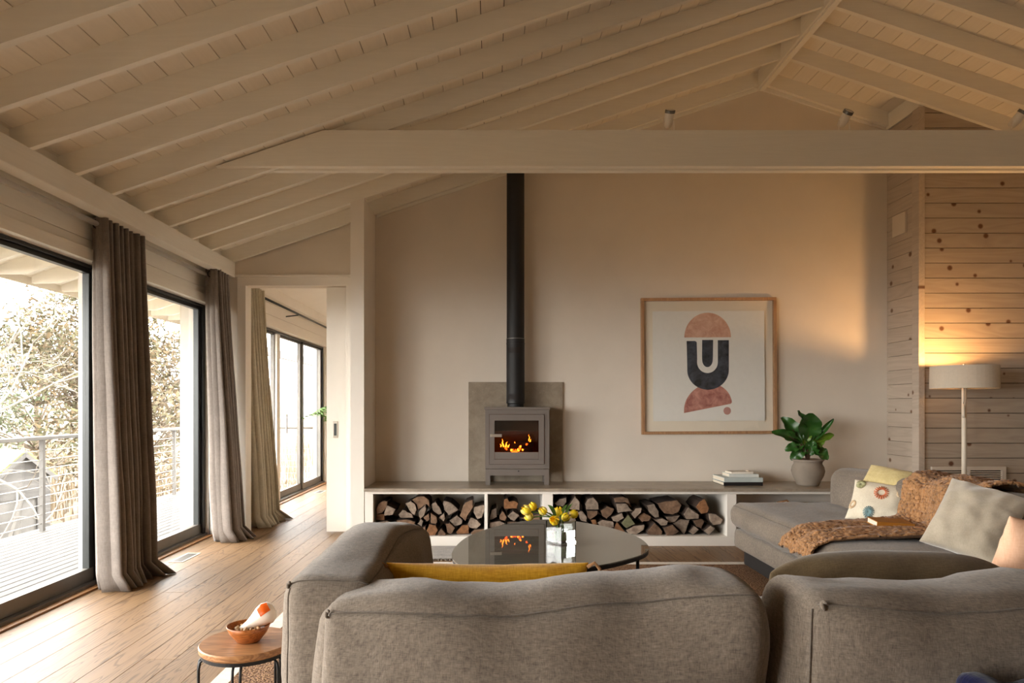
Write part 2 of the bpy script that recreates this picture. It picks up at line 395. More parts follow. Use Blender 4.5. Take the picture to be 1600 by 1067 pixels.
# ceiling: planks on rafters, both slopes
ceiling = struct('ceiling', MB().prism([(-3.6, rz(-3.6)+RAFT+.03), (XR, rz(XR)+RAFT+.03), (XR, rz(XR)+RAFT+.1), (-3.6, rz(-3.6)+RAFT+.1)], 1, YREAR, 6.4)
                 .prism([(-3.6, rz(-3.6)+RAFT+.03), (-2.6, rz(-2.6)+RAFT+.03), (-2.6, rz(-2.6)+RAFT+.1), (-3.6, rz(-3.6)+RAFT+.1)], 1, 6.4, 8.8)
                 .prism([(XR, rz(XR)+RAFT+.03), (XRIGHT+.3, rz(XRIGHT+.3)+RAFT+.03), (XRIGHT+.3, rz(XRIGHT+.3)+RAFT+.1), (XR, rz(XR)+RAFT+.1)], 1, YREAR, 7.2),
                 'gap_dark', 'white painted board ceiling on exposed rafters')
def slope_plank(xa, xb, y0, y1, mat):
    m = MB(); g = .0022
    pts = [(xa+g, rz(xa+g)+RAFT), (xb-g, rz(xb-g)+RAFT), (xb-g, rz(xb-g)+RAFT+.028), (xa+g, rz(xa+g)+RAFT+.028)]
    cx = (xa+xb)/2; cz = rz(cx)+RAFT
    m.prism([(p[0]-cx, p[1]-cz) for p in pts], 1, y0, y1)
    obj('ceiling_plank', m, mat, ceiling, loc=(cx, 0, cz))
st = .138/math.sqrt(1+PITCH**2)
x = -3.60
while x < XR-.01:
    slope_plank(x, min(x+st, XR), YREAR, 8.8 if x < -2.65 else 6.32, 'painted_plank'); x += st
x = XR
while x < XRIGHT+.2:
    slope_plank(x, x+st, YREAR, 6.32, 'painted_plank'); x += st
RY = [6.165-.06+.0]          # far faces follow the photograph
ys = [5.689, 5.317, 4.946, 4.589, 4.203, 3.841, 3.462]
while ys[-1] > YREAR+.3: ys.append(ys[-1]-.371)
RT = .036
def rafter(yc, x0, x1, name='rafter'):
    m = MB()
    if x0 < -2.6:   # tail cut level at the eave
        cut = x0+.22
        pts = [(x0, rz(cut)), (cut, rz(cut)), (x1, rz(x1)), (x1, rz(x1)+RAFT), (x0, rz(x0)+RAFT)]
    else: pts = [(x0, rz(x0)), (x1, rz(x1)), (x1, rz(x1)+RAFT), (x0, rz(x0)+RAFT)]
    m.prism(pts, 1, -RT/2, RT/2)
    o = obj(name, m, 'painted_rafter', ceiling, loc=(0, yc, 0)); return o
for yc in ys:
    rafter(yc, -3.58, XR-.04)
    rafter(yc, XR+.04, XRIGHT)
rafter(6.16, -2.72, XR-.04); rafter(6.16, XR+.04, 3.56)
for yc in (6.06, 6.43, 6.8, 7.17, 7.54, 7.91, 8.28, 8.65): rafter(yc, -3.58, -2.73)
# ridge board
obj('ridge_board', bx(XR-.04, XR+.04, YREAR, 6.2, rz(XR)-.035, rz(XR)+RAFT), 'painted_long', ceiling, bevel=.004)
obj('ridge_strip', bx(XR-.02, XR+.02, YREAR, 6.18, rz(XR)-.05, rz(XR)-.034), 'painted_long', ceiling)
# eave fascia and level tails
obj('fascia_board', bx(-3.63, -3.6, YREAR, 8.8, rz(-3.38)-.005, rz(-3.6)+RAFT+.06), 'eave_white', ceiling)
# frieze blocks between rafters over the wall beam
for a, b in zip(ys, [6.16]+ys[:-1]):
    obj('frieze_block', bx(-2.5, -2.44, a+RT/2, b-RT/2, rz(-2.44)-.03, rz(-2.44)+RAFT), 'painted_long', ceiling)
# wall beam over the windows
struct('trim_2', bx(-2.44, XB, YREAR, 6.2, 2.325, 2.461), 'painted_long', 'painted header beam above the windows', bevel=.004)

# left wall: boards above the windows, posts between
wl = struct('wall_left', MB().box(-2.72, -2.535, YREAR, 10.7, 2.06, 2.44).box(-2.72, -2.54, YREAR, -1.5, 0, 2.06).box(-2.72, -2.54, .25, .4, 0, 2.06)
            .box(-2.72, -2.54, 2.45, 2.6, 0, 2.06).box(-2.72, -2.54, 4.48, 4.72, 0, 2.06).box(-2.72, -2.53, 6.107, 7.3, 0, 2.06)
            .box(-2.72, -2.54, 10.36, 10.7, 0, 2.06).box(-2.72, -2.5, YREAR, 10.7, 2.44, 2.6).box(-2.72, -2.55, YREAR, 10.7, -.1, .0), 'plaster', 'window wall')
for (z0, z1, xf) in ((2.06, 2.133, -2.495), (2.136, 2.19, -2.515), (2.193, 2.32, -2.515), (2.323, 2.42, -2.515)):
    obj('valance_board', bx(-2.54, xf, YREAR, 6.2, z0, z1), 'painted_long', wl, bevel=.002)
    obj('valance_board', bx(-2.54, xf, 6.32, 10.7, z0, z1), 'white_paint', wl, bevel=.002)
obj('jamb_board', bx(-2.54, -2.5, 6.107, 6.2, 0, 2.06), 'white_paint', wl)
obj('outer_jamb', bx(-2.80, -2.6, 6.112, 6.2, -.1, 2.5), 'eave_white', wl)
def window(name, y0, y1, label, mullions=(), leaf='dark_frame'):
    w = struct(name); w['label'] = label
    z0, z1 = .012, 2.058; fw = .05
    obj('sill_track', bx(-2.66, XW+.02, y0, y1, z0, .03), 'alu_frame', w)
    obj('head_frame', bx(-2.66, XW, y0, y1, z1-.022, z1), 'dark_frame', w, bevel=.003)
    for a, b in ((y0, y0+fw), (y1-fw, y1)):
        obj('stile', bx(-2.66, XW, a, b, .03, z1-.022), 'dark_frame', w, bevel=.004)
    ys_ = [y0+fw]+list(mullions)+[y1-fw]
    for k, (a, b) in enumerate(zip(ys_[:-1], ys_[1:])):
        dx = -.02*(k % 2)
        xa, xb = -2.635+dx, -2.59+dx
        s = obj('sash_rail', bx(xa, xb, a, b, .03, .115), 'alu_frame', w, bevel=.003)
        obj('sash_rail', bx(xa, xb, a, b, z1-.05, z1-.022), 'dark_frame', w, bevel=.003)
        obj('sash_stile', bx(xa, xb, a, a+.05, .115, z1-.05), leaf, w, bevel=.003)
        obj('sash_stile', bx(xa, xb, b-.05, b, .115, z1-.05), leaf, w, bevel=.003)
        obj('pane', bx(xa+.018, xa+.024, a+.05, b-.05, .115, z1-.05), 'pane_glass', w)
    return w
window('window_1', 2.6, 4.48, 'large sliding glass window nearest the viewer, left of the first curtain')
window('window_2', 4.72, 6.107, 'sliding glass window between the two grey curtains')
window('window_3', .4, 2.45, 'window beside the sofa'); window('window_5', -1.5, .25, 'window left of the viewer')
w5 = window('window_4', 7.3, 10.36, 'sliding glass doors of the room beyond', (8.14, 9.3), 'alu_frame')
obj('mullion_post', bx(-2.6, XW+.01, 8.1, 8.22, .03, 2.02), 'white_paint', w5)
hp = [(-2.565, 8.4, .83), (-2.535, 8.4, .83), (-2.535, 8.4, 1.06), (-2.565, 8.4, 1.06)]
obj('door_pull', MB().tube(hp, .009, 8), 'steel', w5, smooth=True)

# fireplace wall, door wall
TOP = RAFT+.03
wb = struct('wall_back', MB().prism([(-1.33, 0), (XRIGHT, 0), (XRIGHT, rz(XRIGHT)+TOP), (XR, rz(XR)+TOP), (-1.33, rz(-1.33)+TOP)], 1, YB, YB+.03)
            .prism([(-2.237, 2.25), (-1.33, 2.25), (-1.33, rz(-1.33)+TOP), (-2.237, rz(-2.237)+TOP)], 1, YB, YB+.12)
            .prism([(-2.53, 0), (-2.237, 0), (-2.237, rz(-2.237)+TOP), (-2.53, rz(-2.53)+TOP)], 1, YB, YB+.12)
            .prism([(-1.33, 0), (3.7, 0), (3.7, rz(3.7)+TOP), (XR, rz(XR)+TOP), (-1.33, rz(-1.33)+TOP)], 1, YB+.09, YB+.12),
            'plaster', 'warm plaster wall with the stove recess')
obj('gable_trim', MB().prism([(-1.05, rz(-1.05)-.02), (XR, rz(XR)-.035), (XR, rz(XR)), (-1.05, rz(-1.05)+.02)], 1, YB-.018, YB)
    .prism([(XR, rz(XR)-.035), (3.56, rz(3.56)-.02), (3.56, rz(3.56)+.02), (XR, rz(XR))], 1, YB-.018, YB), 'painted_beam', wb)
struct('wall_fin', MB().prism([(-1.178, 0), (-1.066, 0), (-1.066, rz(-1.066)), (-1.178, rz(-1.178))], 1, YF, YB), 'white_paint', 'narrow white wall end left of the stove recess')
# door opening trim and pocket door
dt = struct('trim_3'); dt['label'] = 'white door casing'
obj('casing', bx(-2.315, -2.237, YB-.018, YB, 0, 2.25), 'white_paint', dt, bevel=.003)
obj('casing', bx(-1.33, -1.25, YB-.018, YB, 0, 2.25), 'white_paint', dt, bevel=.003)
obj('casing', bx(-2.315, -1.18, YB-.018, YB, 2.25, 2.33), 'white_paint', dt, bevel=.003)
obj('casing', bx(-2.335, -1.18, YB-.026, YB, 2.33, 2.35), 'white_paint', dt, bevel=.003)
d1 = struct('door_1', bx(-1.52, -1.05, 6.24, 6.275, .012, 2.245), 'white_paint', 'white sliding pocket door, mostly open', bevel=.003)
px0 = P(524, 671, 6.24)
obj('pull_plate', MB().box(px0.x-.022, px0.x+.022, 6.233, 6.24, px0.z-.075, px0.z+.075), 'steel', d1, bevel=.002)
obj('pull_recess', MB().box(px0.x-.012, px0.x+.012, 6.2315, 6.236, px0.z-.055, px0.z+.055), 'dark_frame', d1)
# room beyond the door
struct('ceiling_room_beyond', MB().prism([(-2.72, rz(-2.72)), (0.6, rz(.6)), (.6, rz(.6)+.1), (-2.72, rz(-2.72)+.1)], 1, 6.32, 7.2)
       .prism([(-2.72, rz(-2.72)), (0.6, rz(.6)), (.6, rz(.6)+.1), (-2.72, rz(-2.72)+.1)], 1, 7.2, 10.8), 'white_paint', 'sloped white ceiling of the room beyond')
struct('wall_far', bx(-2.7, .6, 10.7, 10.8, 0, 4), 'plaster', 'far wall of the room beyond')
struct('wall_beyond_right', bx(.5, .6, 6.32, 10.7, 0, 4), 'plaster', 'side wall of the room beyond')
struct('trim_4', bx(-2.5, -2.38, 6.33, 10.7, 2.33, 2.47), 'white_paint', 'header beam in the room beyond', bevel=.004)
# right side: return, corner post, board wall
wr = struct('wall_return', bx(3.592, 3.66, 5.77, YB, 0, rz(3.62)), 'gap_dark', 'side of the recess in pale boards')
wp = struct('wall_right_boards', MB().prism([(3.6, 0), (XRIGHT, 0), (XRIGHT, rz(XRIGHT)+RAFT-.002), (3.6, rz(3.6)+RAFT-.002)], 1, 5.722, 5.8), 'gap_dark', 'knotty pine board wall behind the lamp')
# trim board wall to the roof: hidden behind the right slope
ph = .1255; k = 0; z = -.03
while z < 3.8:
    z0, z1 = max(z, 0)+.0025, z+ph-.0025
    zt = min(z1, rz(3.62)-.11)
    if zt > z0: obj('wall_board', bx(-.012, 0, -(YB-5.78)/2, (YB-5.78)/2, -.0012, zt-z0+.0012), 'pine_return', wr, loc=(3.592, (YB+5.78)/2, z0), bevel=.0012)
    xe = lambda zz: max(3.62, min(XRIGHT, XR+(rz(XR)+RAFT-.003-zz)/PITCH))
    if xe(z0) > 3.65: obj('wall_board', MB().prism([(0, 0), (xe(z0)-3.6, 0), (xe(z1)-3.6, z1-z0), (0, z1-z0)], 1, -.014, 0), 'pine_wall', wp, loc=(3.6, 5.722, z0), bevel=.0015)
    z += ph; k += 1
obj('top_board', bx(3.575, 3.6, 5.78, YB, rz(3.62)-.108, rz(3.62)-.01), 'pine_return', wr)
obj('corner_post', bx(3.55, 3.602, 5.69, 5.782, 0, rz(3.6)-.012), 'pine_return', wr, bevel=.004)
obj('frieze_block', bx(3.562, 3.6, 5.71, YB, rz(3.6)-.012, rz(3.6)+RAFT), 'painted_beam', wr)
vent = tag(obj('wall_speaker', bx(3.562, 3.58, 5.9, 6.09, 2.66, 2.845), 'vent_white', bevel=.004), 'square white panel mounted high on the pale recess boards', 'wall panel')
# rest of the shell
struct('wall_rear', bx(-2.72, XRIGHT, YREAR-.1, YREAR, 0, 4.4), 'plaster', 'wall behind the viewer')
struct('wall_right', bx(XRIGHT, XRIGHT+.1, YREAR, 6.32, 0, 3.2), 'plaster', 'right hand wall')

# tie beam
YT = 4.55
tie = struct('tie_beam'); tie['label'] = 'white painted tie beam crossing the room'
zb0, zb1 = 2.745, 2.985
def xat(z): return XB+(z-ZB)/PITCH
def xlap(z): return XB+(z-ZB-RAFT+.008)/PITCH
def xlapr(z): return XR+(rz(XR)+RAFT-.008-z)/PITCH
for (a, b) in ((4.521, 4.569), (4.609, 4.657)):
    obj('beam_plank', MB().prism([(xlap(zb0), zb0), (xlapr(zb0), zb0), (xlapr(zb1), zb1), (xlap(zb1), zb1)], 1, a, b), 'painted_beam', tie, bevel=.003)
obj('beam_core', MB().prism([(xat(zb0)+.1, zb0+.014), (6.0, zb0+.014), (5.6, zb1-.012), (xat(zb1)+.1, zb1-.012)], 1, 4.569, 4.609), 'painted_beam', tie)
def spotlight(px, yaw, pitch, label):
    b = P(px, 211, YT+.02); b.z = zb1
    t = thing('spotlight', label, 'spotlight', b, 'small uplights clamped on the tie beam')
    obj('mount', MB().lathe([(.026, 0), (.026, .008), (.018, .012)], n=16), 'spot_white', t, smooth=False, world=False, loc=(0, 0, 0))
    br = MB()
    for s in (-1, 1): br.tube([(s*.034, 0, .004), (s*.036, 0, .04), (s*.034, 0, .085)], .0035, 6)
    br.tube([(-.034, 0, .006), (.034, 0, .006)], .0035, 6)
    obj('bracket', br, 'spot_white', t, smooth=True, loc=(0, 0, 0))
    h = obj('head', MB().lathe([(.012, -.055), (.024, -.045), (.030, -.01), (.030, .045), (.033, .046), (.033, .058), (.026, .058), (.022, .03), (.004, .026)], n=20), ['spot_white'], t, smooth=True, loc=(0, 0, .09))
    h.rotation_euler = (pitch, yaw, 0)
    obj('head_rim', MB().lathe([(.0335, .040), (.0335, .059), (.027, .0595), (.027, .040)], n=20), 'alu_frame', h, loc=(0, 0, 0))
    obj('lens', MB().lathe([(.023, .034), (.021, .036), (.004, .04)], n=16), 'dark_frame', h, smooth=True, loc=(0, 0, 0))
spotlight(1045, .05, .55, 'white spotlight on the tie beam above the framed print, pointing straight up')
spotlight(1319, .3, .75, 'white spotlight on the tie beam left of the board wall corner')
spotlight(1589, .5, .6, 'white spotlight at the right end of the tie beam')

# ------------------------------------------------------------------ hearth bench
xbL, xbR = -1.06, 3.575
bench = thing('hearth_bench', 'long white built-in bench with open log compartments under the stove', 'bench', (0, YF, 0))
xs = [-.990, -.069, -.042, .413, .498, 1.938, 2.017, 3.45]
zo0, zo1, zt = .08, .43, .452
def part(name, mb, mat, par, **kw): return obj(name, mb, mat, par, **kw)
part('base_rail', bx(xbL, xbR, YF, YF+.03, 0, zo0), 'white_paint', bench, bevel=.003)
part('top_rail', bx(xbL, xbR, YF, YF+.03, zo1, zt), 'white_paint', bench, bevel=.003)
for a, b in ((xbL, xs[0]), (xs[1], xs[2]), (xs[3], xs[4]), (xs[5], xs[6]), (xs[7], xbR)):
    part('stile', bx(a, b, YF, YF+.03, zo0, zo1), 'white_paint', bench, bevel=.003)
    part('divider', bx(a+.002, b-.002, YF+.03, YB-.02, zo0, zo1), 'white_paint', bench)
part('compartment_floor', bx(xbL, xbR, YF+.03, YB-.02, zo0-.02, zo0), 'white_paint', bench)
part('back_panel', bx(xbL, xbR, YB-.02, YB-.004, 0, zt), 'white_paint', bench)
tag(obj('bench_top', bx(-1.064, 3.574, YF-.022, YB-.002, zt, .4775), 'limestone', bevel=.003), 'long brown-grey limestone slab topping the white hearth bench', 'stone top')
tag(obj('hearth_slab', bx(-.221, .633, YB-.026, YB-.001, .4775, 1.377), 'limestone', bevel=.002), 'upright grey stone heat shield on the wall behind the stove', 'stone panel')

# firewood
def logs(polys, ox, oy, y0, comp):
    made = []
    for n_, (pts, mat) in enumerate(polys):
        q = [P(ox+a/5.333, oy+b/5.333, YF+.02) for a, b in pts]
        cx = sum(p.x for p in q)/len(q); cz = sum(p.z for p in q)/len(q)
        yy = YF+.035+R.random()*.06; L = R.uniform(.26, .34)
        # subdivide outline with slight irregularity
        out = []
        for a, b in zip(q, q[1:]+q[:1]):
            for k in range(3):
                p = a.lerp(b, k/3); j = .0022
                out.append((p.x-cx+R.uniform(-j, j), max(p.z, zo0+.001)-cz+R.uniform(-j, j)))
        m = len(out); vs = []; fs = []; mi = []
        rings = [(0, .94), (.006, 1.0), (L*.5, 1.0), (L, .97)]
        tw = R.uniform(-.03, .03)
        for (d, s_) in rings:
            for (a, b) in out: vs.append((a*s_, d, b*s_+(1-s_)*0))
        for r_ in range(3):
            for k in range(m): fs.append((r_*m+k, r_*m+(k+1) % m, (r_+1)*m+(k+1) % m, (r_+1)*m+k)); mi.append(0 if r_ else 1)
        fs.append(tuple(range(m-1, -1, -1))); mi.append(1); fs.append(tuple(3*m+k for k in range(m))); mi.append(1)
        mb = MB(); mb.v = vs; mb.f = [list(f) for f in fs]; mb.mi = mi
        o = obj('firewood_log', mb, ['bark', mat], loc=(cx, yy, cz))
        made.append((o, {'log_grey': 'grey weathered', 'log_brown': 'brown', 'log_orange': 'orange-brown', 'log_green': 'greenish'}[mat], cx, cz))
    for row, lo_z, hi_z in (('bottom', 0, .19), ('middle', .19, .29), ('top', .29, 1)):
        r_ = sorted([m_ for m_ in made if lo_z <= m_[3] < hi_z], key=lambda m_: m_[2])
        for k, (o, kind, _, _) in enumerate(r_):
            tag(o, f'{kind} firewood log, {ORD[k]} from the left in the {row} row, {comp}', 'firewood', f'firewood logs in the {comp}')
ORD = 'first second third fourth fifth sixth seventh eighth ninth tenth eleventh twelfth thirteenth fourteenth fifteenth sixteenth seventeenth eighteenth'.split()
G, B_, O, N = 'log_grey', 'log_brown', 'log_orange', 'log_green'
logs([([(140,300),(165,250),(205,235),(235,240),(225,290),(190,335),(145,345)],B_), ([(235,265),(305,300),(285,345),(215,355),(210,330)],G),
      ([(140,352),(205,347),(210,400),(135,400)],O), ([(385,255),(430,235),(470,265),(480,310),(460,355),(425,325)],G), ([(440,228),(480,200),(540,195),(585,230),(590,290),(565,258),(520,290),(490,310),(478,262)],'log_brown'),
      ([(325,350),(360,310),(400,330),(440,350),(450,378),(340,380)],G), ([(500,320),(555,265),(560,310),(540,360),(510,385),(495,350)],G),
      ([(605,265),(635,243),(665,285),(692,345),(665,355),(615,320)],G), ([(705,235),(760,245),(835,310),(750,360),(715,315),(700,270)],G),
      ([(870,280),(890,245),(950,222),(955,280),(910,350),(890,400),(845,360)],B_), ([(965,285),(1045,265),(1048,310),(1030,370),(990,385),(960,330)],G),
      ([(665,375),(710,340),(718,385),(705,408),(690,392)],G), ([(540,370),(585,335),(592,380),(572,405)],B_), ([(755,405),(820,360),(865,400),(860,430),(800,455)],G),
      ([(910,430),(935,372),(985,390),(1020,430),(985,465),(925,460)],G), ([(485,430),(515,390),(530,405),(520,455)],G), ([(565,480),(590,425),(640,435),(660,470),(640,515),(570,522)],O),
      ([(662,495),(690,460),(728,505),(715,522),(660,522)],B_), ([(725,425),(760,420),(805,460),(770,515),(740,500)],B_), ([(810,500),(860,445),(915,437),(920,510),(820,520)],O),
      ([(935,508),(970,475),(1045,470),(1045,505),(1000,520),(940,520)],B_), ([(505,465),(555,445),(560,515),(510,520)],B_),
      ([(600,330),(650,362),(655,400),(645,425),(600,415)],'log_brown'), ([(150,410),(230,400),(300,420),(290,470),(160,470)],G), ([(310,400),(400,390),(470,410),(460,470),(330,470)],B_),
      ([(150,480),(250,478),(330,480),(320,520),(160,520)],B_), ([(340,480),(420,478),(495,480),(490,520),(350,520)],G)], 560, 740, 0, 'left compartment')
logs([([(1090,385),(1110,310),(1150,290),(1155,370),(1110,392)],G), ([(1175,360),(1200,315),(1240,370),(1220,400),(1180,390)],B_),
      ([(1215,225),(1240,215),(1260,245),(1300,235),(1335,255),(1325,300),(1215,305)],O), ([(1245,360),(1290,318),(1345,355),(1300,400),(1270,390)],G),
      ([(1095,415),(1180,400),(1225,420),(1150,450),(1095,455)],G), ([(1350,372),(1400,395),(1515,385),(1515,345),(1450,355)],B_), ([(1240,415),(1300,408),(1350,425),(1330,460),(1250,460)],B_),
      ([(1370,410),(1440,402),(1510,400),(1505,455),(1380,460)],G), ([(1100,465),(1210,462),(1220,518),(1100,520)],B_), ([(1235,470),(1350,468),(1360,520),(1240,520)],G), ([(1380,470),(1500,465),(1505,520),(1385,520)],B_)], 560, 740, 0, 'middle compartment')
logs([([(95,250),(135,215),(190,205),(190,245),(160,280),(110,270)],G), ([(200,280),(262,190),(300,240),(300,305),(220,300)],G), ([(290,330),(320,315),(362,365),(358,405),(310,395)],G),
      ([(350,260),(375,215),(420,205),(460,250),(465,308),(360,308)],G), ([(365,314),(455,318),(450,350),(390,388),(370,370)],B_), ([(480,320),(540,280),(595,300),(580,340),(530,385),(495,360)],B_),
      ([(605,255),(690,250),(740,315),(620,328)],G), ([(600,215),(660,200),(715,215),(752,300),(692,246),(604,250)],'log_brown'), ([(570,370),(660,335),(675,375),(620,410),(585,400)],G),
      ([(455,420),(500,395),(590,412),(595,455),(560,465),(470,440)],G), ([(595,475),(620,415),(690,500),(640,500)],O), ([(655,420),(715,350),(770,430),(695,465)],N),
      ([(735,340),(770,295),(820,290),(815,330),(765,375)],G), ([(795,370),(850,335),(910,370),(890,405),(830,412)],B_), ([(870,270),(930,260),(965,320),(970,370),(940,375),(890,330)],G),
      ([(697,485),(760,447),(855,440),(850,480),(780,520),(720,512)],G), ([(870,490),(935,417),(1000,490),(990,520),(880,516)],B_), ([(925,385),(1000,380),(1040,400),(1030,432),(980,435)],G),
      ([(960,255),(1040,240),(1130,230),(1165,270),(1140,330),(1090,350),(1020,340),(985,300)],B_), ([(1030,370),(1150,357),(1110,410),(1050,420)],G), ([(1003,455),(1080,432),(1135,485),(1080,520),(1030,520)],B_),
      ([(1095,430),(1160,390),(1235,400),(1190,520),(1150,480)],G), ([(1175,345),(1215,285),(1305,350),(1300,380),(1200,388)],G), ([(1275,280),(1310,235),(1350,215),(1385,290),(1370,330),(1320,340)],O),
      ([(1380,335),(1440,340),(1500,385),(1480,425),(1420,435),(1385,390)],G), ([(1265,400),(1340,387),(1355,410),(1330,470),(1290,450)],B_), ([(1225,495),(1270,445),(1310,475),(1265,518)],G),
      ([(1340,480),(1400,440),(1435,460),(1385,518)],G), ([(395,395),(440,392),(452,430),(420,440)],O), ([(300,420),(370,415),(400,470),(310,470)],B_), ([(420,470),(480,462),(570,480),(560,520),(430,520)],G),
      ([(90,300),(180,300),(260,330),(270,400),(100,400)],G), ([(95,420),(260,415),(280,515),(100,518)],B_), ([(300,480),(400,480),(410,518),(300,518)],G)], 850, 740, 0, 'right compartment')
# basket in the last compartment
bk = thing('basket', 'brown woven basket in the open compartment behind the sofa', 'basket', (2.72, 5.9, zo0))
obj('basket_body', MB().lathe([(.15, 0), (.17, .04), (.19, .16), (.2, .22), (.19, .225), (.175, .16), (.15, .02)], n=28, sx=1.5), 'throw_brown', bk, smooth=True, loc=(0, 0, 0))
obj('basket_handle', MB().tube([(-.24, 0, .2), (-.27, -.02, .25), (-.2, -.05, .27), (-.15, -.05, .22)], .009, 8), 'oak_trim', bk, smooth=True, loc=(0, 0, 0))

# ------------------------------------------------------------------ stove
YS = 5.88; sx0, sx1 = -.065, .487; scx = (sx0+sx1)/2
stove = thing('wood_stove', 'grey steel wood-burning stove with a lit glass door', 'stove', (scx, YS, .4775))
def sz(py): return P(0, py, YS).z
def sX(px): return P(px, 0, YS).x
zbody0, zbody1 = sz(732.5), sz(640)
shell = MB().box(sx0, sx1, YS+.02, YS+.035, zbody0, zbody1)
shell = MB()
gx0, gx1, gz0, gz1 = sX(772.6), sX(841.8), sz(705.7), sz(657)
dx0, dx1, dz0, dz1 = sX(764.7), sX(850), sz(725), sz(647.5)
shell.box(sx0, sx0+.02, YS+.004, YS+.27, zbody0, zbody1).box(sx1-.02, sx1, YS+.004, YS+.27, zbody0, zbody1)
shell.box(sx0+.02, sx1-.02, YS+.25, YS+.27, zbody0, zbody1).box(sx0+.02, sx1-.02, YS+.004, YS+.25, zbody0, zbody0+.02).box(sx0+.02, sx1-.02, YS+.004, YS+.25, zbody1-.02, zbody1)
obj('body', shell, 'stove_grey', stove)
fr = MB().box(sx0+.02, dx0-.003, YS+.004, YS+.02, zbody0+.02, zbody1-.02).box(dx1+.003, sx1-.02, YS+.004, YS+.02, zbody0+.02, zbody1-.02)
fr.box(dx0-.003, dx1+.003, YS+.004, YS+.02, zbody0+.02, dz0-.003).box(dx0-.003, dx1+.003, YS+.004, YS+.02, dz1+.003, zbody1-.02)
obj('front_surround', fr, 'stove_grey', stove)
obj('top_plate', bx(sx0-.008, sx1+.008, YS-.012, YS+.275, zbody1, sz(636)), 'stove_grey', stove, bevel=.004)
door = obj('stove_door', MB().box(dx0, gx0, YS-.006, YS+.012, dz0, dz1).box(gx1, dx1, YS-.006, YS+.012, dz0, dz1).box(gx0, gx1, YS-.006, YS+.012, gz1, dz1)
           .box(gx0, gx1, YS-.006, YS+.012, dz0, sz(717.5)).box(gx0+.003, gx1-.003, YS-.003, YS+.012, sz(717), sz(706.5)), 'stove_grey', stove)
obj('door_glass', bx(gx0, gx1, YS+.001, YS+.006, gz0, gz1), 'stove_glass', door)
obj('door_handle', bx(sX(766), sX(784), YS-.03, YS-.018, sz(682.6), sz(678)).box(sX(767), sX(769.5), YS-.02, YS-.005, sz(682), sz(678.6)), 'steel', door, bevel=.002)
st_ = MB()
for a in (sx0+.002, sx1-.042):
    for b in (YS+.004, YS+.225): st_.box(a, a+.04, b, b+.04, .4785, sz(743))
st_.box(sx0+.002, sx1-.002, YS+.004, YS+.02, sz(743), zbody0-.004).box(sx0+.002, sx0+.03, YS+.02, YS+.265, sz(743), zbody0-.004).box(sx1-.03, sx1-.002, YS+.02, YS+.265, sz(743), zbody0-.004)
obj('stand', st_, 'stove_grey', stove)
obj('air_knob', MB().lathe([(.004, 0), (.006, .004), (.004, .01)], n=12), 'black_metal', stove, loc=(.01, -.001, sz(737)-.4775))
obj('firebrick_lining', MB().box(sx0+.02, sx1-.02, YS+.225, YS+.25, zbody0+.02, zbody1-.02).box(sx0+.02, sx0+.04, YS+.03, YS+.225, zbody0+.02, zbody1-.02).box(sx1-.04, sx1-.02, YS+.03, YS+.225, zbody0+.02, zbody1-.02).box(sx0+.04, sx1-.04, YS+.03, YS+.225, zbody0+.02, zbody0+.045)
    .box(sx0+.04, sx1-.04, YS+.1, YS+.225, sz(676), sz(674)), 'firebrick', stove)
zf = zbody0+.045
fx = lambda px: P(px, 0, YS+.11).x
fz = lambda py: P(0, py, YS+.11).z
def burnlog(pts, r, n_):
    m = MB(); m.tube(pts, [r*.9, r, r*1.05, r*.9], 9); t = tag(obj('burning_log', m, 'char_wood', smooth=True), n_, 'firewood', 'burning logs in the stove'); return t
burnlog([(fx(782), YS+.1, gz0+.005), (fx(797), YS+.1, gz0+.008), (fx(815), YS+.1, gz0+.008), (fx(832), YS+.1, gz0+.005)], .026, 'charred log glowing at the front of the fire')
burnlog([(fx(800), YS+.16, gz0+.05), (fx(812), YS+.15, gz0+.06), (fx(824), YS+.15, gz0+.062), (fx(834), YS+.15, gz0+.055)], .026, 'charred log lying on top at the back of the fire')
fire = thing('fire', 'orange flames and embers burning behind the stove glass', 'fire', (scx, YS+.1, gz0))
def flame(px, py, h, w_, lean=0, m='flame'):
    if m == 'flame': h *= 1.35; w_ *= .62
    b = Vector((fx(px), YS+.065, fz(py)))
    mb = MB(); prof = [(.35, 0), (.9, .12), (1, .28), (.75, .5), (.4, .75), (.02, 1)]
    pts = [b+Vector((lean*h*t*t+.004*math.sin(t*9+px), 0, h*t)) for _, t in prof]
    mb.tube(pts, [w_*r_ for r_, _ in prof], 8)
    obj('flame', mb, m, fire, smooth=True)
for f in ((786, 698, .055, .011, -.15), (790, 698, .035, .012, .3), (794, 698.5, .022, .01, .4), (783, 698, .022, .008, -.3), (799, 703.5, .012, .018, .2), (809, 703.5, .014, .022, .2), (816, 703, .01, .014, 0),
          (813, 698, .012, .014, .2), (826.5, 689, .048, .006, -.05), (828, 690, .02, .006, .3), (804, 692, .012, .004, 0)): flame(*f)
for f in ((803, 705, .007, .03), (812, 700.5, .007, .022), (790, 700, .008, .02), (822, 694, .006, .012)): flame(*f, m='ember')
eb = MB()
for k in range(26):
    a_, b_ = R.uniform(gx0+.03, gx1-.03), R.uniform(YS+.05, YS+.2); s_ = R.uniform(.008, .016)
    eb.lathe([(s_*.5, -s_*.5), (s_, 0), (s_*.6, s_*.6), (.001, s_*.8)], (a_, b_, zf+.006), 6)
eo = obj('ember_bed', eb, 'ember_dim', fire); eo['kind'] = 'stuff'
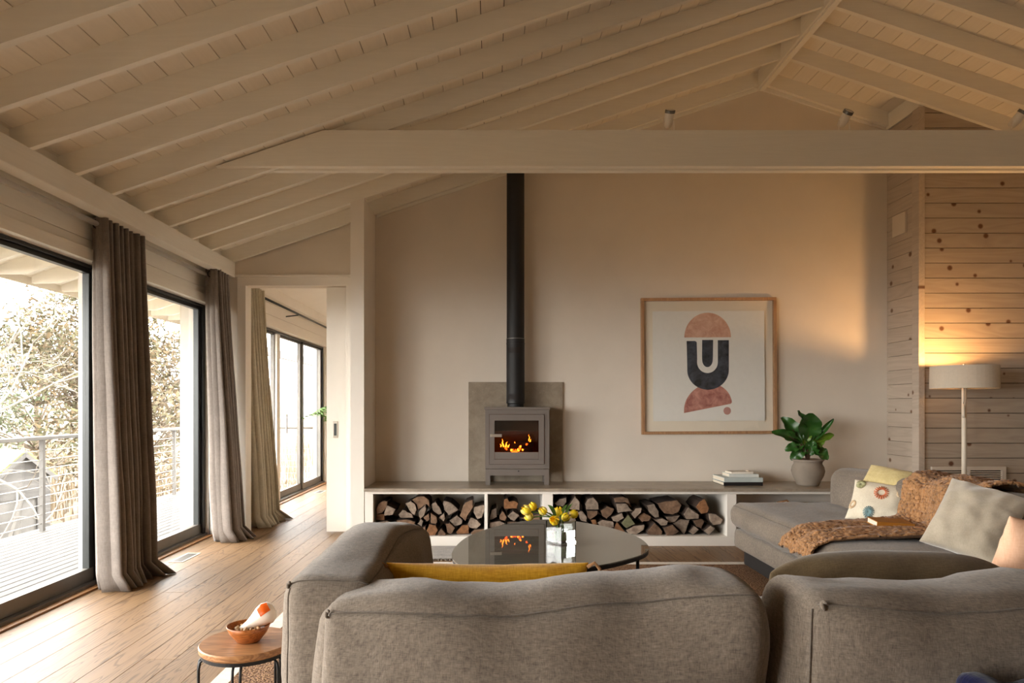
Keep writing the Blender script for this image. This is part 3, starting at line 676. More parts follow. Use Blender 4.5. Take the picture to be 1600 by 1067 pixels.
# flue
YFl = 6.02; fcx = P(805.5, 0, YFl).x
flue = thing('flue_pipe', 'tall black flue pipe rising from the stove', 'flue', (fcx, YFl, sz(636)))
zt0 = sz(636)
def zfp(py): return P(0, py, YFl).z-zt0
rF = .08
obj('lower_pipe', MB().lathe([(rF-.008, .001), (rF-.008, zfp(631)), (rF, zfp(630)), (rF, zfp(530))], n=40), 'flue_black', flue, smooth=False, loc=(0, 0, 0))
obj('upper_pipe', MB().lathe([(rF-.002, zfp(530)), (rF-.002, rz(fcx)+RAFT+.02-zt0)], n=40), 'flue_black', flue, loc=(0, 0, 0))
for a, b in ((529, 530), (536, 538), (627, 630)):
    obj('collar', MB().lathe([(rF+.002, zfp(b)), (rF+.002, zfp(a))], n=40), 'alu_frame' if a == 529 else 'black_metal', flue, loc=(0, 0, 0))
for c in (548, 620):
    for k in range(9):
        a = -PI/2+(k-5.2)*.17
        M = Matrix.Translation((math.cos(a)*(rF+.0003), math.sin(a)*(rF+.0003), zfp(c))) @ Matrix.Rotation(a, 4, 'Z')
        obj('vent_slot', MB().box(-.001, .001, -.0028, .0028, -.024, .024, M=M), 'gap_dark', flue, loc=(0, 0, 0))

# ------------------------------------------------------------------ framed print
YP = YB-.002
pr = thing('framed_print', 'square oak framed abstract print of stacked half circles and a dark U', 'picture', (P(1105.5, 572, YP).x, YP, P(0, 572, YP).z))
pr.rotation_euler = (0, -.006, 0)
kx = YP/FPX
def q(px, py): return ((px-1105.5)*kx, -(py-572)*kx)
x0, z0 = q(1001, 678); x1, z1 = q(1211, 466); fwid = .026
for nm, b in (('frame_rail', (x0, x1, z1-fwid, z1)), ('frame_rail', (x0, x1, z0, z0+fwid)), ('frame_stile', (x0, x0+fwid, z0+fwid, z1-fwid)), ('frame_stile', (x1-fwid, x1, z0+fwid, z1-fwid))):
    obj(nm, bx(b[0], b[1], -.045, -.002, b[2], b[3]), 'oak_frame', pr, loc=(0, 0, 0), bevel=.002)
obj('mat_board', bx(x0+.004, x1-.004, -.012, -.004, z0+.004, z1-.004), 'mat_board', pr, loc=(0, 0, 0))
pa = q(1019, 657.5); pb = q(1193, 486.5)
out = []
def edge(a, b, n_=26):
    for k in range(n_):
        t = k/n_; out.append((a[0]+(b[0]-a[0])*t+R.uniform(-.0012, .0012), a[1]+(b[1]-a[1])*t+R.uniform(-.0012, .0012)))
edge((pa[0], pa[1]), (pb[0], pa[1])); edge((pb[0], pa[1]), (pb[0], pb[1])); edge((pb[0], pb[1]), (pa[0], pb[1])); edge((pa[0], pb[1]), (pa[0], pa[1]))
sheet = obj('paper_sheet', MB().prism(out, 1, -.028, -.026), 'paper', pr, loc=(0, 0, 0))
def shape(name, pts, mat, lvl=0):
    obj(name, MB().prism([q(*p) for p in pts], 1, -.0286-lvl*.0003, -.0281), mat, sheet, loc=(0, 0, 0))
arc = lambda cx, cy_, rx, ry, a0, a1, n_=28: [(cx+rx*math.cos(a0+(a1-a0)*k/n_), cy_-ry*math.sin(a0+(a1-a0)*k/n_)) for k in range(n_+1)]
shape('half_disc', arc(1104.5, 527.5, 36.3, 38.3, 0, PI), 'ink_pink')
a0 = math.radians(10)
lo_ = [(1067, 645)]+[(1104.5-37.5*math.cos(t)*1.0, 641-37.0*math.sin(t)-(1-math.cos(t))*4) for t in [PI*k/26 for k in range(1, 26)]]+[(1140, 631)]
shape('lower_half_disc', lo_, 'ink_rose')
shape('small_dot', arc(1134.3, 642, 5.8, 6, 0, 2*PI, 22)[:-1], 'ink_dot')
u = [(1071.8, 533)]+[(1071.8+.8*t, 533+t*45) for t in (.5, 1)]+arc(1104.8, 578, 32.4, 31, PI, 2*PI, 24)+[(1137.5, 532), (1120.3, 532), (1120.2, 566)]+arc(1104, 566, 16.2, 17, 0, -PI, 20)+[(1088, 560), (1087.5, 535), (1085, 533)]
shape('dark_u_shape', u, 'ink_navy', 1)
shape('dark_bar', [(1096, 531.5), (1113, 531.5), (1112.5, 558)]+arc(1104, 562, 8.3, 11.8, 0, -PI, 12)+[(1095.6, 558)], 'ink_navy', 1)
fg = obj('picture_glass', bx(x0+fwid, x1-fwid, -.040, -.0385, z0+fwid, z1-fwid), 'pane_glass', pr, loc=(0, 0, 0))

# ------------------------------------------------------------------ books on the bench
YK = 5.86
def book(px0_, px1_, pyb, pyt, mat, label, dep=.2, y0=YK, yaw=0, zb=None):
    a = P(px0_, pyb, y0); b = P(px1_, pyt, y0); z0_ = zb if zb is not None else a.z; h = b.z-a.z
    w_ = b.x-a.x
    t = thing('book', label, 'book', ((a.x+b.x)/2, y0+dep/2, z0_), 'books on the hearth bench'); t.rotation_euler = (0, 0, yaw)
    c = min(.0035, h*.2)
    obj('cover', MB().box(-w_/2, w_/2, -dep/2, dep/2, 0, c).box(-w_/2, w_/2, -dep/2, dep/2, h-c, h).box(-w_/2, w_/2, -dep/2, -dep/2+c, c, h-c), mat, t, loc=(0, 0, 0))
    obj('page_block', bx(-w_/2+.004, w_/2-.004, -dep/2+c, dep/2-.004, c, h-c), 'book_page', t, loc=(0, 0, 0))
    return z0_+h
zz = book(1131, 1192, 759, 753.5, 'book_black', 'black book at the bottom of the stack beside the plant', .3, YK-.02, .0, .4775)
zz = book(1131, 1192, 753.5, 746.5, 'book_blue', 'wide pale blue book, second from the bottom of the stack', .29, YK-.015, .02, zz)
zz = book(1140, 1186, 746.5, 741.5, 'book_pale', 'smaller pale grey book, second from the top of the stack', .2, YK+.02, -.02, zz)
zz = book(1142, 1177, 741.5, 738.5, 'book_white', 'small white book on top of the stack', .15, YK+.04, .05, zz)
sh = obj('shell', MB().lathe([(.002, 0), (.014, .002), (.012, .008), (.002, .013)], n=14, sx=1.4), 'ceramic', smooth=True, loc=(P(1168, 0, YK+.1).x, YK+.1, zz)); tag(sh, 'tiny white shell on top of the book stack', 'shell')

# ------------------------------------------------------------------ fiddle-leaf plant
YPL = 5.88; pc = P(1262.5, 758, YPL); pc.z = .4775
s_ = YPL/FPX
pot = thing('plant_pot', 'grey-brown clay pot with a rounded belly on the hearth bench', 'pot', pc)
obj('pot_body', MB().lathe([(.085, 0), (.092, .012), (.10, .035), (.125, .085), (.135, .125), (.128, .16), (.112, .188), (.116, .205), (.132, .222), (.126, .226), (.105, .2), (.1, .17)], n=40), 'pot_clay', pot, smooth=True, loc=(0, 0, 0))
obj('soil', MB().lathe([(.103, .19), (.06, .198), (.002, .2)], n=24), 'soil', pot, smooth=True, loc=(0, 0, 0))
plant = thing('fiddle_leaf_plant', 'fiddle-leaf fig with broad glossy green leaves in the clay pot', 'plant', (pc.x, pc.y, pc.z+.195))
def leafmesh(L, W, droop, fold, seed):
    rr = random.Random(seed); mb = MB(); nu, nv = 7, 12
    def fn(u_, v_):
        a = u_*2-1; wd = W*(math.sin(PI*min(1, v_**.85*.96+.02))**.7)*(.72+.42*v_)
        yy = v_*L; edge_ = .012*math.sin(v_*17+seed)*abs(a)
        return (a*wd*.5, yy, -droop*v_*v_*L+abs(a)**1.4*fold*wd+edge_)
    mb.grid(nu, nv, fn)
    n0 = len(mb.v); k = [(x_, y_, z_-.0025) for x_, y_, z_ in mb.v]; f0 = [list(reversed(f)) for f in mb.f]
    mb.add(k, f0); return mb
base = Vector((pc.x, pc.y, pc.z+.2))
LV = [ # tip px, L, W, droop, fold, young
  ((1225, 652), (1252, 690), .30, .15, .25, .35, 0), ((1217, 672), (1250, 692), .26, .12, .45, .3, 0), ((1266, 646), (1262, 690), .30, .24, -.05, .15, 0), ((1248, 642), (1262, 672), .2, .07, .1, .4, 0),
  ((1257, 652), (1258, 695), .22, .13, .15, .3, 1), ((1302, 655), (1270, 690), .22, .06, -.1, .5, 0), ((1303, 678), (1272, 692), .17, .08, .2, .4, 1),
  ((1228, 702), (1256, 695), .17, .11, .2, .25, 0), ((1237, 717), (1258, 700), .16, .12, .5, .2, 0), ((1246, 690), (1260, 706), .15, .13, .1, .25, 0), ((1294, 715), (1270, 698), .2, .13, .4, .2, 0), ((1278, 700), (1268, 706), .12, .1, .2, .25, 0),
  ((1270, 688), (1264, 712), .16, .13, .1, .25, 0), ((1288, 684), (1268, 700), .16, .1, .3, .3, 1)]
for k, (tip, bs, L, W, dr, fo, yg) in enumerate(LV):
    yo = R.uniform(-.09, .06); B0 = P(bs[0], bs[1], YPL); T0 = P(tip[0], tip[1], YPL+yo-.02)
    d = (T0-B0); Lr = d.length*1.02; d.normalize()
    toward = Vector((R.uniform(-.4, .4), -1, .5)); sidev = d.cross(toward).normalized(); nrm = sidev.cross(d).normalized()
    M = Matrix((sidev, d, nrm)).transposed().to_4x4(); M.translation = B0
    mb = leafmesh(Lr, W*.9, dr*.5, fo, k); mb.v = [tuple(M @ Vector(v)) for v in mb.v]
    obj('leaf', mb, 'leaf_young' if yg else 'leaf_green', plant, smooth=True)
    obj('leaf_stalk', MB().tube([base+Vector((R.uniform(-.015, .015), 0, 0)), (base+B0)/2+Vector((0, 0, .02)), B0, B0+d*Lr*.5-nrm*.002], [.007, .006, .004, .002], 6), 'stem_brown', plant, smooth=True)

# ------------------------------------------------------------------ lamp and vent
LX, LY = 3.70, 5.36
lamp = thing('floor_lamp', 'slim white floor lamp with a drum shade, lit, against the board wall', 'lamp', (LX, LY, 0))
zs0, zs1 = P(0, 607, LY).z, P(0, 572, LY).z; rS = .232
sh = MB()
n = 48; vs = []
prof = [(rS, zs0), (rS*.99, zs1), (rS*.99-.004, zs1), (rS-.004, zs0)]
for (r_, z_) in prof: vs += [(r_*math.cos(2*PI*k/n), r_*math.sin(2*PI*k/n), z_) for k in range(n)]
sh.add(vs, [(i*n+k, i*n+(k+1) % n, ((i+1) % 4)*n+(k+1) % n, ((i+1) % 4)*n+k) for i in range(4) for k in range(n)])
obj('lamp_shade', sh, 'shade_linen', lamp, smooth=False, loc=(0, 0, 0))
obj('pole', MB().lathe([(.017, .02), (.017, zs0+.02), (.006, zs0+.03), (.006, zs1+.015)], n=20), 'lamp_white', lamp, smooth=False, loc=(0, 0, 0))
obj('base', MB().lathe([(.14, 0), (.14, .012), (.13, .02), (.02, .024)], n=36), 'lamp_white', lamp, loc=(0, 0, 0))
spd = MB()
for k in range(3):
    a = k*2*PI/3+.4; spd.tube([(0, 0, zs1-.02), (math.cos(a)*(rS-.006), math.sin(a)*(rS-.006), zs1-.006)], .003, 6)
obj('shade_spider', spd, 'black_metal', lamp, loc=(0, 0, 0)); obj('finial', MB().lathe([(.005, zs1-.01), (.009, zs1+.006), (.004, zs1+.018)], n=12), 'black_metal', lamp, smooth=True, loc=(0, 0, 0))
obj('bulb', MB().lathe([(.012, zs0+.045), (.03, zs0+.085), (.024, zs0+.115), (.004, zs0+.125)], n=16), 'bulb_glow', lamp, smooth=True, loc=(.03, 0, 0))
dfm = MB().lathe([(rS-.006, zs0+.004), (rS-.006, zs0+.006), (.02, zs0+.006), (.02, zs0+.004)], n=40)
obj('diffuser', dfm, 'frosted', lamp, loc=(0, 0, 0))
obj('pull_cord', MB().tube([(-.022, -.03, zs0+.03), (-.022, -.03, zs0-.1), (-.026, -.03, zs0-.12)], .002, 6), 'black_metal', lamp, loc=(0, 0, 0))
obj('pull_tassel', MB().lathe([(.003, zs0-.12), (.009, zs0-.15), (.013, zs0-.2), (.012, zs0-.225), (.004, zs0-.23)], n=12), 'lamp_white', lamp, smooth=True, loc=(-.026, -.03, 0))
ld = bpy.data.lights.new('lamp_bulb_light', 'POINT'); ld.energy = 13; ld.color = (1, .54, .20); ld.shadow_soft_size = .035
lo = bpy.data.objects.new('lamp_bulb_light', ld); COL.objects.link(lo); lo.location = (LX-.03, LY, zs0+.115)
g0 = P(1455, 729, 5.7); g1 = P(1571, 729, 5.7)
gr = thing('air_grille', 'white slatted return-air grille low on the board wall', 'grille', (g0.x, 5.707, .3))
z1 = g0.z; z0 = .3
def gb(name, a, b, c, d, y0=5.688, y1=5.707, mat='vent_white'): return obj(name, bx(a, b, y0, y1, c, d), mat, gr, bevel=.0015)
gb('grille_rail', g0.x, g1.x, z1-.03, z1); gb('grille_rail', g0.x, g1.x, z0, z0+.03); gb('grille_stile', g0.x, g0.x+.035, z0+.03, z1-.03); gb('grille_stile', g1.x-.035, g1.x, z0+.03, z1-.03)
gm = (g0.x+g1.x)/2; gb('grille_stile', gm-.01, gm+.01, z0+.03, z1-.03)
gb('grille_back', g0.x+.03, g1.x-.03, z0+.03, z1-.03, 5.705, 5.7075, 'gap_dark')
zz = z1-.045
while zz > z0+.04:
    for a, b in ((g0.x+.035, gm-.01), (gm+.01, g1.x-.035)):
        o = obj('slat', MB().box(0, b-a, -.0075, .0075, -.0035, .0035, M=Matrix.Rotation(-.5, 4, 'X')), 'vent_white', gr, loc=Vector((a, 5.696, zz))-Vector(gr.location))
    zz -= .0175

# ------------------------------------------------------------------ rug, hearth mat, floor vents
rug = thing('rug', 'large brown woven jute rug with a pale linen border under the sofas', 'rug', (0, 3, .0))
rx0, rx1, ry0, ry1 = -1.169, 3.3, .6, 5.03
obj('jute_field', bx(rx0+.075, rx1-.075, ry0+.075, ry1-.075, .0005, .009), 'jute', rug)
for b in ((rx0, rx0+.075, ry0, ry1), (rx1-.075, rx1, ry0, ry1), (rx0+.075, rx1-.075, ry0, ry0+.075), (rx0+.075, rx1-.075, ry1-.075, ry1)):
    obj('border_band', bx(*b, .0005, .010), 'border_linen', rug, bevel=.002)
hm = thing('hearth_mat', 'grey woven mat with a fringed edge on the floor before the bench', 'mat', (0, 5.4, 0))
obj('mat_weave', bx(-.66, .5, 5.15, 5.62, .0005, .008), 'mat_grey', hm, bevel=.002)
fm = MB()
x = -.66
while x < .5:
    fm.tube([(x, 5.152, .006), (x+R.uniform(-.006, .006), 5.13, .005), (x+R.uniform(-.01, .01), 5.105, .003)], .0025, 4); x += .0085
f_ = obj('fringe', fm, 'mat_grey', hm); f_['kind'] = 'stuff'
def register(x0, x1, y0, y1, label):
    t = thing('floor_vent', label, 'vent', ((x0+x1)/2, (y0+y1)/2, 0), 'floor vents by the windows')
    for b in ((x0, x1, y0, y0+.016), (x0, x1, y1-.016, y1), (x0, x0+.014, y0+.016, y1-.016), (x1-.014, x1, y0+.016, y1-.016)):
        obj('vent_rim', bx(*b, .0003, .004), 'vent_white', t)
    obj('vent_well', bx(x0+.014, x1-.014, y0+.016, y1-.016, .0002, .001), 'gap_dark', t)
    y = y0+.022
    while y < y1-.02:
        obj('slat', bx(x0+.014, x1-.014, y, y+.005, .001, .0035), 'alu_frame', t); y += .0105
register(-2.40, -2.295, 5.05, 5.37, 'metal floor vent in the oak planks between the grey curtains')
register(-2.39, -2.29, 9.1, 9.4, 'metal floor vent in the room beyond the doorway')

# ------------------------------------------------------------------ curtains and rod
rod = thing('curtain_rod', 'thin grey metal curtain rod under the header beam', 'curtain rod', (-2.452, 2, 2.318))
obj('rod', MB().tube([(-2.452, YREAR+.1, 2.285), (-2.452, 6.15, 2.285)], .016, 12), 'rod_grey', rod, smooth=True)
for y in (.35, 2.53, 4.6, 6.15):
    obj('rod_bracket', MB().tube([(-2.452, y, 2.285), (-2.49, y, 2.285), (-2.516, y, 2.285)], .007, 8), 'dark_frame', rod, smooth=True)
rod2 = thing('curtain_rod', 'thin curtain rod in the room beyond the doorway', 'curtain rod', (-2.452, 8, 2.27))
obj('rod', MB().tube([(-2.345, 6.4, 2.27), (-2.345, 10.6, 2.27)], .0125, 10), 'dark_frame', rod2, smooth=True)
obj('rod_bracket', MB().tube([(-2.345, 8.3, 2.27), (-2.516, 8.3, 2.25)], .008, 6), 'dark_frame', rod2)
def curtain(label, cat_mat, xr, ya, yb, yab, ybb, zt, folds, amp, ampb, dxb, seed, group, puddle=.1, puddle_at=.9, rodz=2.285, name='curtain'):
    rr = random.Random(seed); t = thing(name, label, 'curtain', (xr, (ya+yb)/2, 0), group)
    ph = [rr.uniform(-.5, .5) for _ in range(folds+2)]; am = [rr.uniform(.65, 1.25) for _ in range(folds+2)]
    nu, nv = folds*14+1, 46
    def fn(u_, v_):
        z_ = zt*(1-v_)**1.0; tb = v_**1.3
        y_ = (ya+(yb-ya)*u_)*(1-tb)+(yab+(ybb-yab)*u_)*tb
        c = u_*folds; i_ = int(c); fr_ = c-i_
        a_ = (am[i_]*(1-fr_)+am[i_+1]*fr_); p_ = ph[i_]*(1-fr_)+ph[i_+1]*fr_
        A = (amp+(ampb-amp)*min(1, v_*1.3))*a_
        wv = math.sin(2*PI*c+p_*v_*1.4)
        x_ = xr+dxb*tb+A*wv+.012*noise.noise(Vector((u_*6, v_*3, seed)))*v_
        y_ += .35*A*math.sin(4*PI*c+p_)*.6+.02*noise.noise(Vector((u_*5, v_*4, seed+9)))*v_
        if v_ > .962:
            k_ = (v_-.962)/.038; pb = puddle*math.exp(-((u_-puddle_at)/.25)**2)+.025*(1+wv)
            x_ += pb*k_; z_ = max(.004, z_+.01*(1+wv)*(1-k_))
            y_ += .03*k_*math.sin(u_*9)
        return (x_, y_, max(z_, .004))
    m = MB().grid(nu, nv, fn); me_ = obj('curtain_panel', m, cat_mat, t, smooth=True)
    so = me_.modifiers.new('thickness', 'SOLIDIFY'); so.thickness = .004
    for k in range(0, folds):
        u_ = (k+.25)/folds; y_ = ya+(yb-ya)*u_
        ring = [(xr+math.cos(a)*.027, y_+.004*math.cos(a), rodz+math.sin(a)*.027) for a in [2*PI*j/16 for j in range(16)]]
        obj('grommet', MB().tube(ring, .005, 6, closed=True), 'black_metal', t, smooth=True)
    return t
curtain('grey linen curtain gathered between the two near windows', 'curtain_grey', -2.452, 4.22, 4.74, 4.22, 4.72, 2.335, 8, .052, .085, .06, 3, 'grey curtains', .06, .95)
curtain('grey linen curtain gathered beside the doorway', 'curtain_grey', -2.40, 5.80, 6.10, 5.76, 6.08, 2.335, 5, .06, .105, .12, 8, 'grey curtains', .05, .7)
curtain('olive linen curtain hanging just beyond the doorway', 'curtain_olive', -2.345, 6.46, 6.92, 6.46, 7.05, 2.32, 6, .055, .085, .10, 12, None, .07, .9, 2.27)

# ------------------------------------------------------------------ soft furniture
def sgn(a): return -1 if a < 0 else 1
class Soft:
    def __init__(s, c, h, r, bulge=(.02, .02, .02), wr=.006, seed=0, deform=None, n=(22, 12, 12), wf=5.0):
        s.c = Vector(c); s.h = h; s.r = r; s.b = bulge; s.wr = wr; s.seed = seed; s.deform = deform; s.n = n; s.wf = wf
    def pt(s, q, off=0):
        h = s.h; r = s.r; p = Vector([q[i]*h[i] for i in range(3)])
        c = Vector([max(-(h[i]-r), min(h[i]-r, p[i])) for i in range(3)]); d = p-c
        nrm = d.normalized() if d.length > 1e-9 else Vector((0, 0, 1))
        p = c+nrm*r
        f = [1-q[i]**2 for i in range(3)]
        p.x += q[0]*s.b[0]*f[1]*f[2]*1.0 if True else 0
        p.y += q[1]*s.b[1]*f[0]**.6*f[2]
        p.z += q[2]*s.b[2]*f[0]**.6*f[1]
        if s.deform: p = s.deform(p, q)
        w_ = p+s.c
        nz = noise.noise(Vector((w_.x*s.wf, w_.y*s.wf, w_.z*s.wf))+Vector((s.seed*7.1, 0, 0)))+.5*noise.noise(Vector((w_.x*s.wf*2.6, w_.y*s.wf*2.6, w_.z*s.wf*1.3))+Vector((0, s.seed*3.3, 0)))
        return w_+nrm*(nz*s.wr+off)
    def mb(s):
        m = MB(); sp = lambda n: [math.sin((i/n*2-1)*PI/2*.97)/math.sin(PI/2*.97) for i in range(n+1)]
        g = [sp(k) for k in s.n]
        for ax in range(3):
            b, c = [(1, 2), (2, 0), (0, 1)][ax]
            for sg in (-1, 1):
                vs = []; nb, nc = len(g[b]), len(g[c])
                for j in range(nc):
                    for i in range(nb):
                        q_ = [0, 0, 0]; q_[ax] = sg; q_[b] = g[b][i]; q_[c] = g[c][j]; vs.append(s.pt(q_))
                fs = [(j*nb+i, j*nb+i+1, (j+1)*nb+i+1, (j+1)*nb+i) for j in range(nc-1) for i in range(nb-1)]
                if sg < 0: fs = [tuple(reversed(f)) for f in fs]
                m.add(vs, fs)
        return m
    def build(s, name, mat, parent): return obj(name, s.mb(), mat, parent, smooth=True, merge=True)
    def seam(s, name, mat, parent, a, b, r=.0022, n=40):
        r = min(r, .002)
        pts = [s.pt([a[i]+(b[i]-a[i])*k/n for i in range(3)], .0004) for k in range(n+1)]
        return obj(name, MB().tube(pts, r, 6), mat, parent, smooth=True)
def pleat(parent, p, r=.014):
    r *= .5
    m = MB()
    pts = [Vector(p)+Vector((math.cos(a)*r*.6, -.004*math.sin(a*2), math.sin(a)*r)) for a in [PI*1.35*k/9+.6 for k in range(10)]]
    m.tube(pts, [.002+.003*math.sin(PI*k/9) for k in range(10)], 8)
    return obj('corner_pleat', m, 'sofa_linen', parent, smooth=True)

# left corner section: side cushion runs away from the viewer, back cushion faces the stove
def sag(amt, k=1.0, ph=0): return None
S1 = thing('sofa_section', 'grey linen corner sofa section nearest the windows, holding the mustard cushion', 'sofa', (0, 2, 0), 'sections of the grey linen sofa')
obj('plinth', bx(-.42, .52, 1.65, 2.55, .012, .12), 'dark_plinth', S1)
Soft((.06, 2.14, .2), (.56, .58, .09), .03, (.0, .0, .0), .003, 1, n=(10, 10, 6)).build('base', 'sofa_linen', S1)
def dfA(p, q):
    p = p.copy(); p.z += .012*math.sin(p.y*7+1)*max(0, q[2]); p.x += -.02*q[2]*(1 if True else 0)*.5
    p.z -= .035*max(0, q[1])*max(0, q[2])-.014*max(0, -q[1])*max(0, q[2]); p.x += .035*max(0, q[1])*(1-q[2]*.2); return p
A = Soft((-.385, 2.17, .50), (.118, .55, .235), .055, (.035, .02, .02), .012, 2, dfA, (12, 26, 16))
Ao = A.build('side_cushion', 'sofa_linen', S1)
A.seam('piping', 'piping', Ao, (.95, -.95, 1), (.9, .96, 1)); A.seam('piping', 'piping', Ao, (-.96, -1, .95), (-.9, -1, -.9))
A.seam('piping', 'piping', Ao, (-.95, -.97, 1), (.97, -.97, 1))
Soft((.15, 2.2, .365), (.45, .46, .08), .05, (.01, .01, .02), .006, 4, n=(14, 14, 8)).build('seat_cushion', 'sofa_linen', S1)
def dfB(p, q):
    p = p.copy(); t = max(0, q[2])
    p.z += t*(.012*math.sin(q[0]*3.4-1.3)+.016*q[0]+.008*q[0]**3)
    p.y += .02*t*math.sin(q[0]*4)+.012*(1-q[2])*0
    p.x -= .02*max(0, -q[2])*sgn(q[0])*abs(q[0])**3
    return p
Bc = Soft((.105, 1.635, .487), (.505, .125, .23), .05, (.025, .05, .025), .013, 5, dfB, (38, 16, 20), 5.5)
Bo = Bc.build('back_cushion', 'sofa_linen', S1)
Bc.seam('piping', 'piping', Bo, (-.93, -.93, .93), (.98, -.93, .96), .0022, 60)
pleat(S1, Bc.pt((-.95, -.96, .93), .004)); pleat(S1, A.pt((-.96, -.97, .97), .002), .012)
# right front section
S2 = thing('sofa_section', 'grey linen sofa section in the right foreground, seen from behind', 'sofa', (1.5, 2, 0), 'sections of the grey linen sofa')
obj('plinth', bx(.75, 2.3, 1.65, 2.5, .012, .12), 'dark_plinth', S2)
Soft((1.5, 2.08, .2), (.8, .52, .09), .03, (0, 0, 0), .003, 6, n=(10, 10, 6)).build('base', 'sofa_linen', S2)
Soft((1.5, 2.18, .365), (.8, .40, .08), .05, (.01, .01, .02), .006, 7, n=(14, 14, 8)).build('seat_cushion', 'sofa_linen', S2)
def dfC(p, q):
    p = p.copy(); t = max(0, q[2]); u_ = q[0]
    p.z += t*(.004-.02*math.sin(PI*min(1, max(0, u_+1)))-.012*max(0, u_+.6))
    p.y += .03*math.sin(u_*3+.5)*t; p.x += .035*max(0, q[1])*max(0, -u_)*0
    return p
Cc = Soft((1.28, 1.635, .497), (.60, .13, .235), .05, (.03, .05, .02), .013, 9, dfC, (34, 16, 20), 5.0)
Co = Cc.build('back_cushion', 'sofa_linen', S2)
Cc.seam('piping', 'piping', Co, (-.95, -.93, .94), (.98, -.93, .9), .0025, 60); Cc.seam('piping', 'piping', Co, (-.97, -.95, .9), (-.97, -.95, -.9), .0025, 30)
pleat(S2, Cc.pt((-.93, -.96, .93), .004), .016)
# far right section and its neighbour
S3 = thing('sofa_section', 'grey linen sofa section farthest away, next to the hearth bench', 'sofa', (2.2, 4.4, 0), 'sections of the grey linen sofa')
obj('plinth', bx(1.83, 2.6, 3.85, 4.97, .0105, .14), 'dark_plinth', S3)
Soft((2.22, 4.41, .195), (.455, .60, .07), .03, (0, 0, 0), .003, 11, n=(12, 14, 6)).build('base', 'sofa_linen', S3)
D = Soft((2.13, 4.405, .365), (.405, .605, .09), .07, (.03, .02, .02), .011, 12, None, (18, 22, 12), 5)
Do = D.build('seat_cushion', 'sofa_linen', S3); D.seam('piping', 'piping', Do, (-.97, -.97, .92), (-.97, .97, .92), .0025); pleat(S3, D.pt((-.97, -.96, .9), .003), .018)
E1 = Soft((2.53, 4.42, .54), (.12, .50, .165), .075, (.04, .03, .03), .011, 13, None, (12, 20, 14))
E1.build('back_cushion', 'sofa_linen', S3)
S4 = thing('sofa_section', 'grey linen sofa section under the brown throw and velvet cushion', 'sofa', (2.2, 3.2, 0), 'sections of the grey linen sofa')
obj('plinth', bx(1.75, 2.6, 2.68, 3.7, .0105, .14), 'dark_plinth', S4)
Soft((2.19, 3.2, .195), (.49, .54, .07), .03, (0, 0, 0), .003, 14, n=(12, 14, 6)).build('base', 'sofa_linen', S4)
Soft((2.08, 3.2, .362), (.435, .535, .09), .07, (.03, .02, .025), .011, 15, None, (18, 22, 12), 5).build('seat_cushion', 'sofa_linen', S4)
Soft((2.53, 3.22, .54), (.12, .50, .165), .075, (.04, .03, .03), .011, 16, None, (12, 22, 14)).build('back_cushion', 'sofa_linen', S4)

# pillows
def pillow(name, label, c, ux, uy, w_, h_, t_, mat, seed, pinch=.10, wr=.012, n_=26, cat='cushion', rnd=0):
    c = Vector(c); ux = Vector(ux).normalized(); uy = Vector(uy); uy = (uy-ux*uy.dot(ux)).normalized(); nz_ = ux.cross(uy)
    m = MB(); 
    def mk(sg):
        def fn(a, b):
            u_ = math.sin((a*2-1)*PI/2); v_ = math.sin((b*2-1)*PI/2)
            th = (max(0, 1-u_**2)*max(0, 1-v_**2))**.42
            x_ = w_/2*u_*(1-pinch*(1-v_*v_)*abs(u_)**1.5); y_ = h_/2*v_*(1-pinch*(1-u_*u_)*abs(v_)**1.5)
            y_ *= 1-rnd*abs(u_)**4
            nn = noise.noise(Vector((u_*3+seed, v_*3, sg*4)))*wr+noise.noise(Vector((u_*2.2+seed, v_*9, sg*4+2)))*wr*.6*abs(u_)
            return c+ux*x_+uy*y_+nz_*sg*(t_/2*th+nn*min(1, th*2))
        return fn
    m.grid(n_, n_, mk(1)); k = len(m.v); m2 = MB().grid(n_, n_, mk(-1)); m.add(m2.v, [tuple(reversed(f)) for f in m2.f])
    th = thing(name, label, cat, c)
    o = obj('cushion_cover', m, mat, th, smooth=True, merge=True)
    return th, (lambda u_, v_, lift=.003: c+ux*(w_/2*u_*(1-pinch*(1-v_*v_)*abs(u_)**1.5))+uy*(h_/2*v_*(1-pinch*(1-u_*u_)*abs(v_)**1.5))+nz_*(t_/2*(max(0, 1-u_**2)*max(0, 1-v_**2))**.42+lift+noise.noise(Vector((u_*3+seed, v_*3, 4)))*wr)), nz_
th, f, _ = pillow('cushion', 'mustard yellow lumbar cushion with corner loops behind the front sofa back', (-.015, 1.905, .572), (1, 0, 0), (0, -.12, 1), .56, .30, .14, 'mustard', 1, .06, .016)
for sx_ in (-1, 1):
    e = f(sx_*.99, .93, 0); lp = [e, e+Vector((sx_*.02, 0, .012)), e+Vector((sx_*.034, 0, -.004)), e+Vector((sx_*.036, -.002, -.035)), e+Vector((sx_*.028, -.004, -.06))]
    obj('corner_loop', MB().tube(lp, .0055, 6), 'throw_brown', th, smooth=True)
wc = [P(1343, 749, 4.26), P(1430, 770, 4.06), P(1408, 819, 3.98), P(1318, 811, 4.16)]
def from_corners(tl, tr, br, bl):
    c = (tl+tr+br+bl)/4; return c, ((tr+br)-(tl+bl))/2, ((tl+tr)-(bl+br))/2
c, ux, uy = from_corners(*wc)
th, f, nz = pillow('cushion', 'cream cushion embroidered with coloured rings on the far sofa section', c, ux, uy, ux.length*1.06, uy.length*1.08, .14, 'pillow_white', 3, .07, .006)
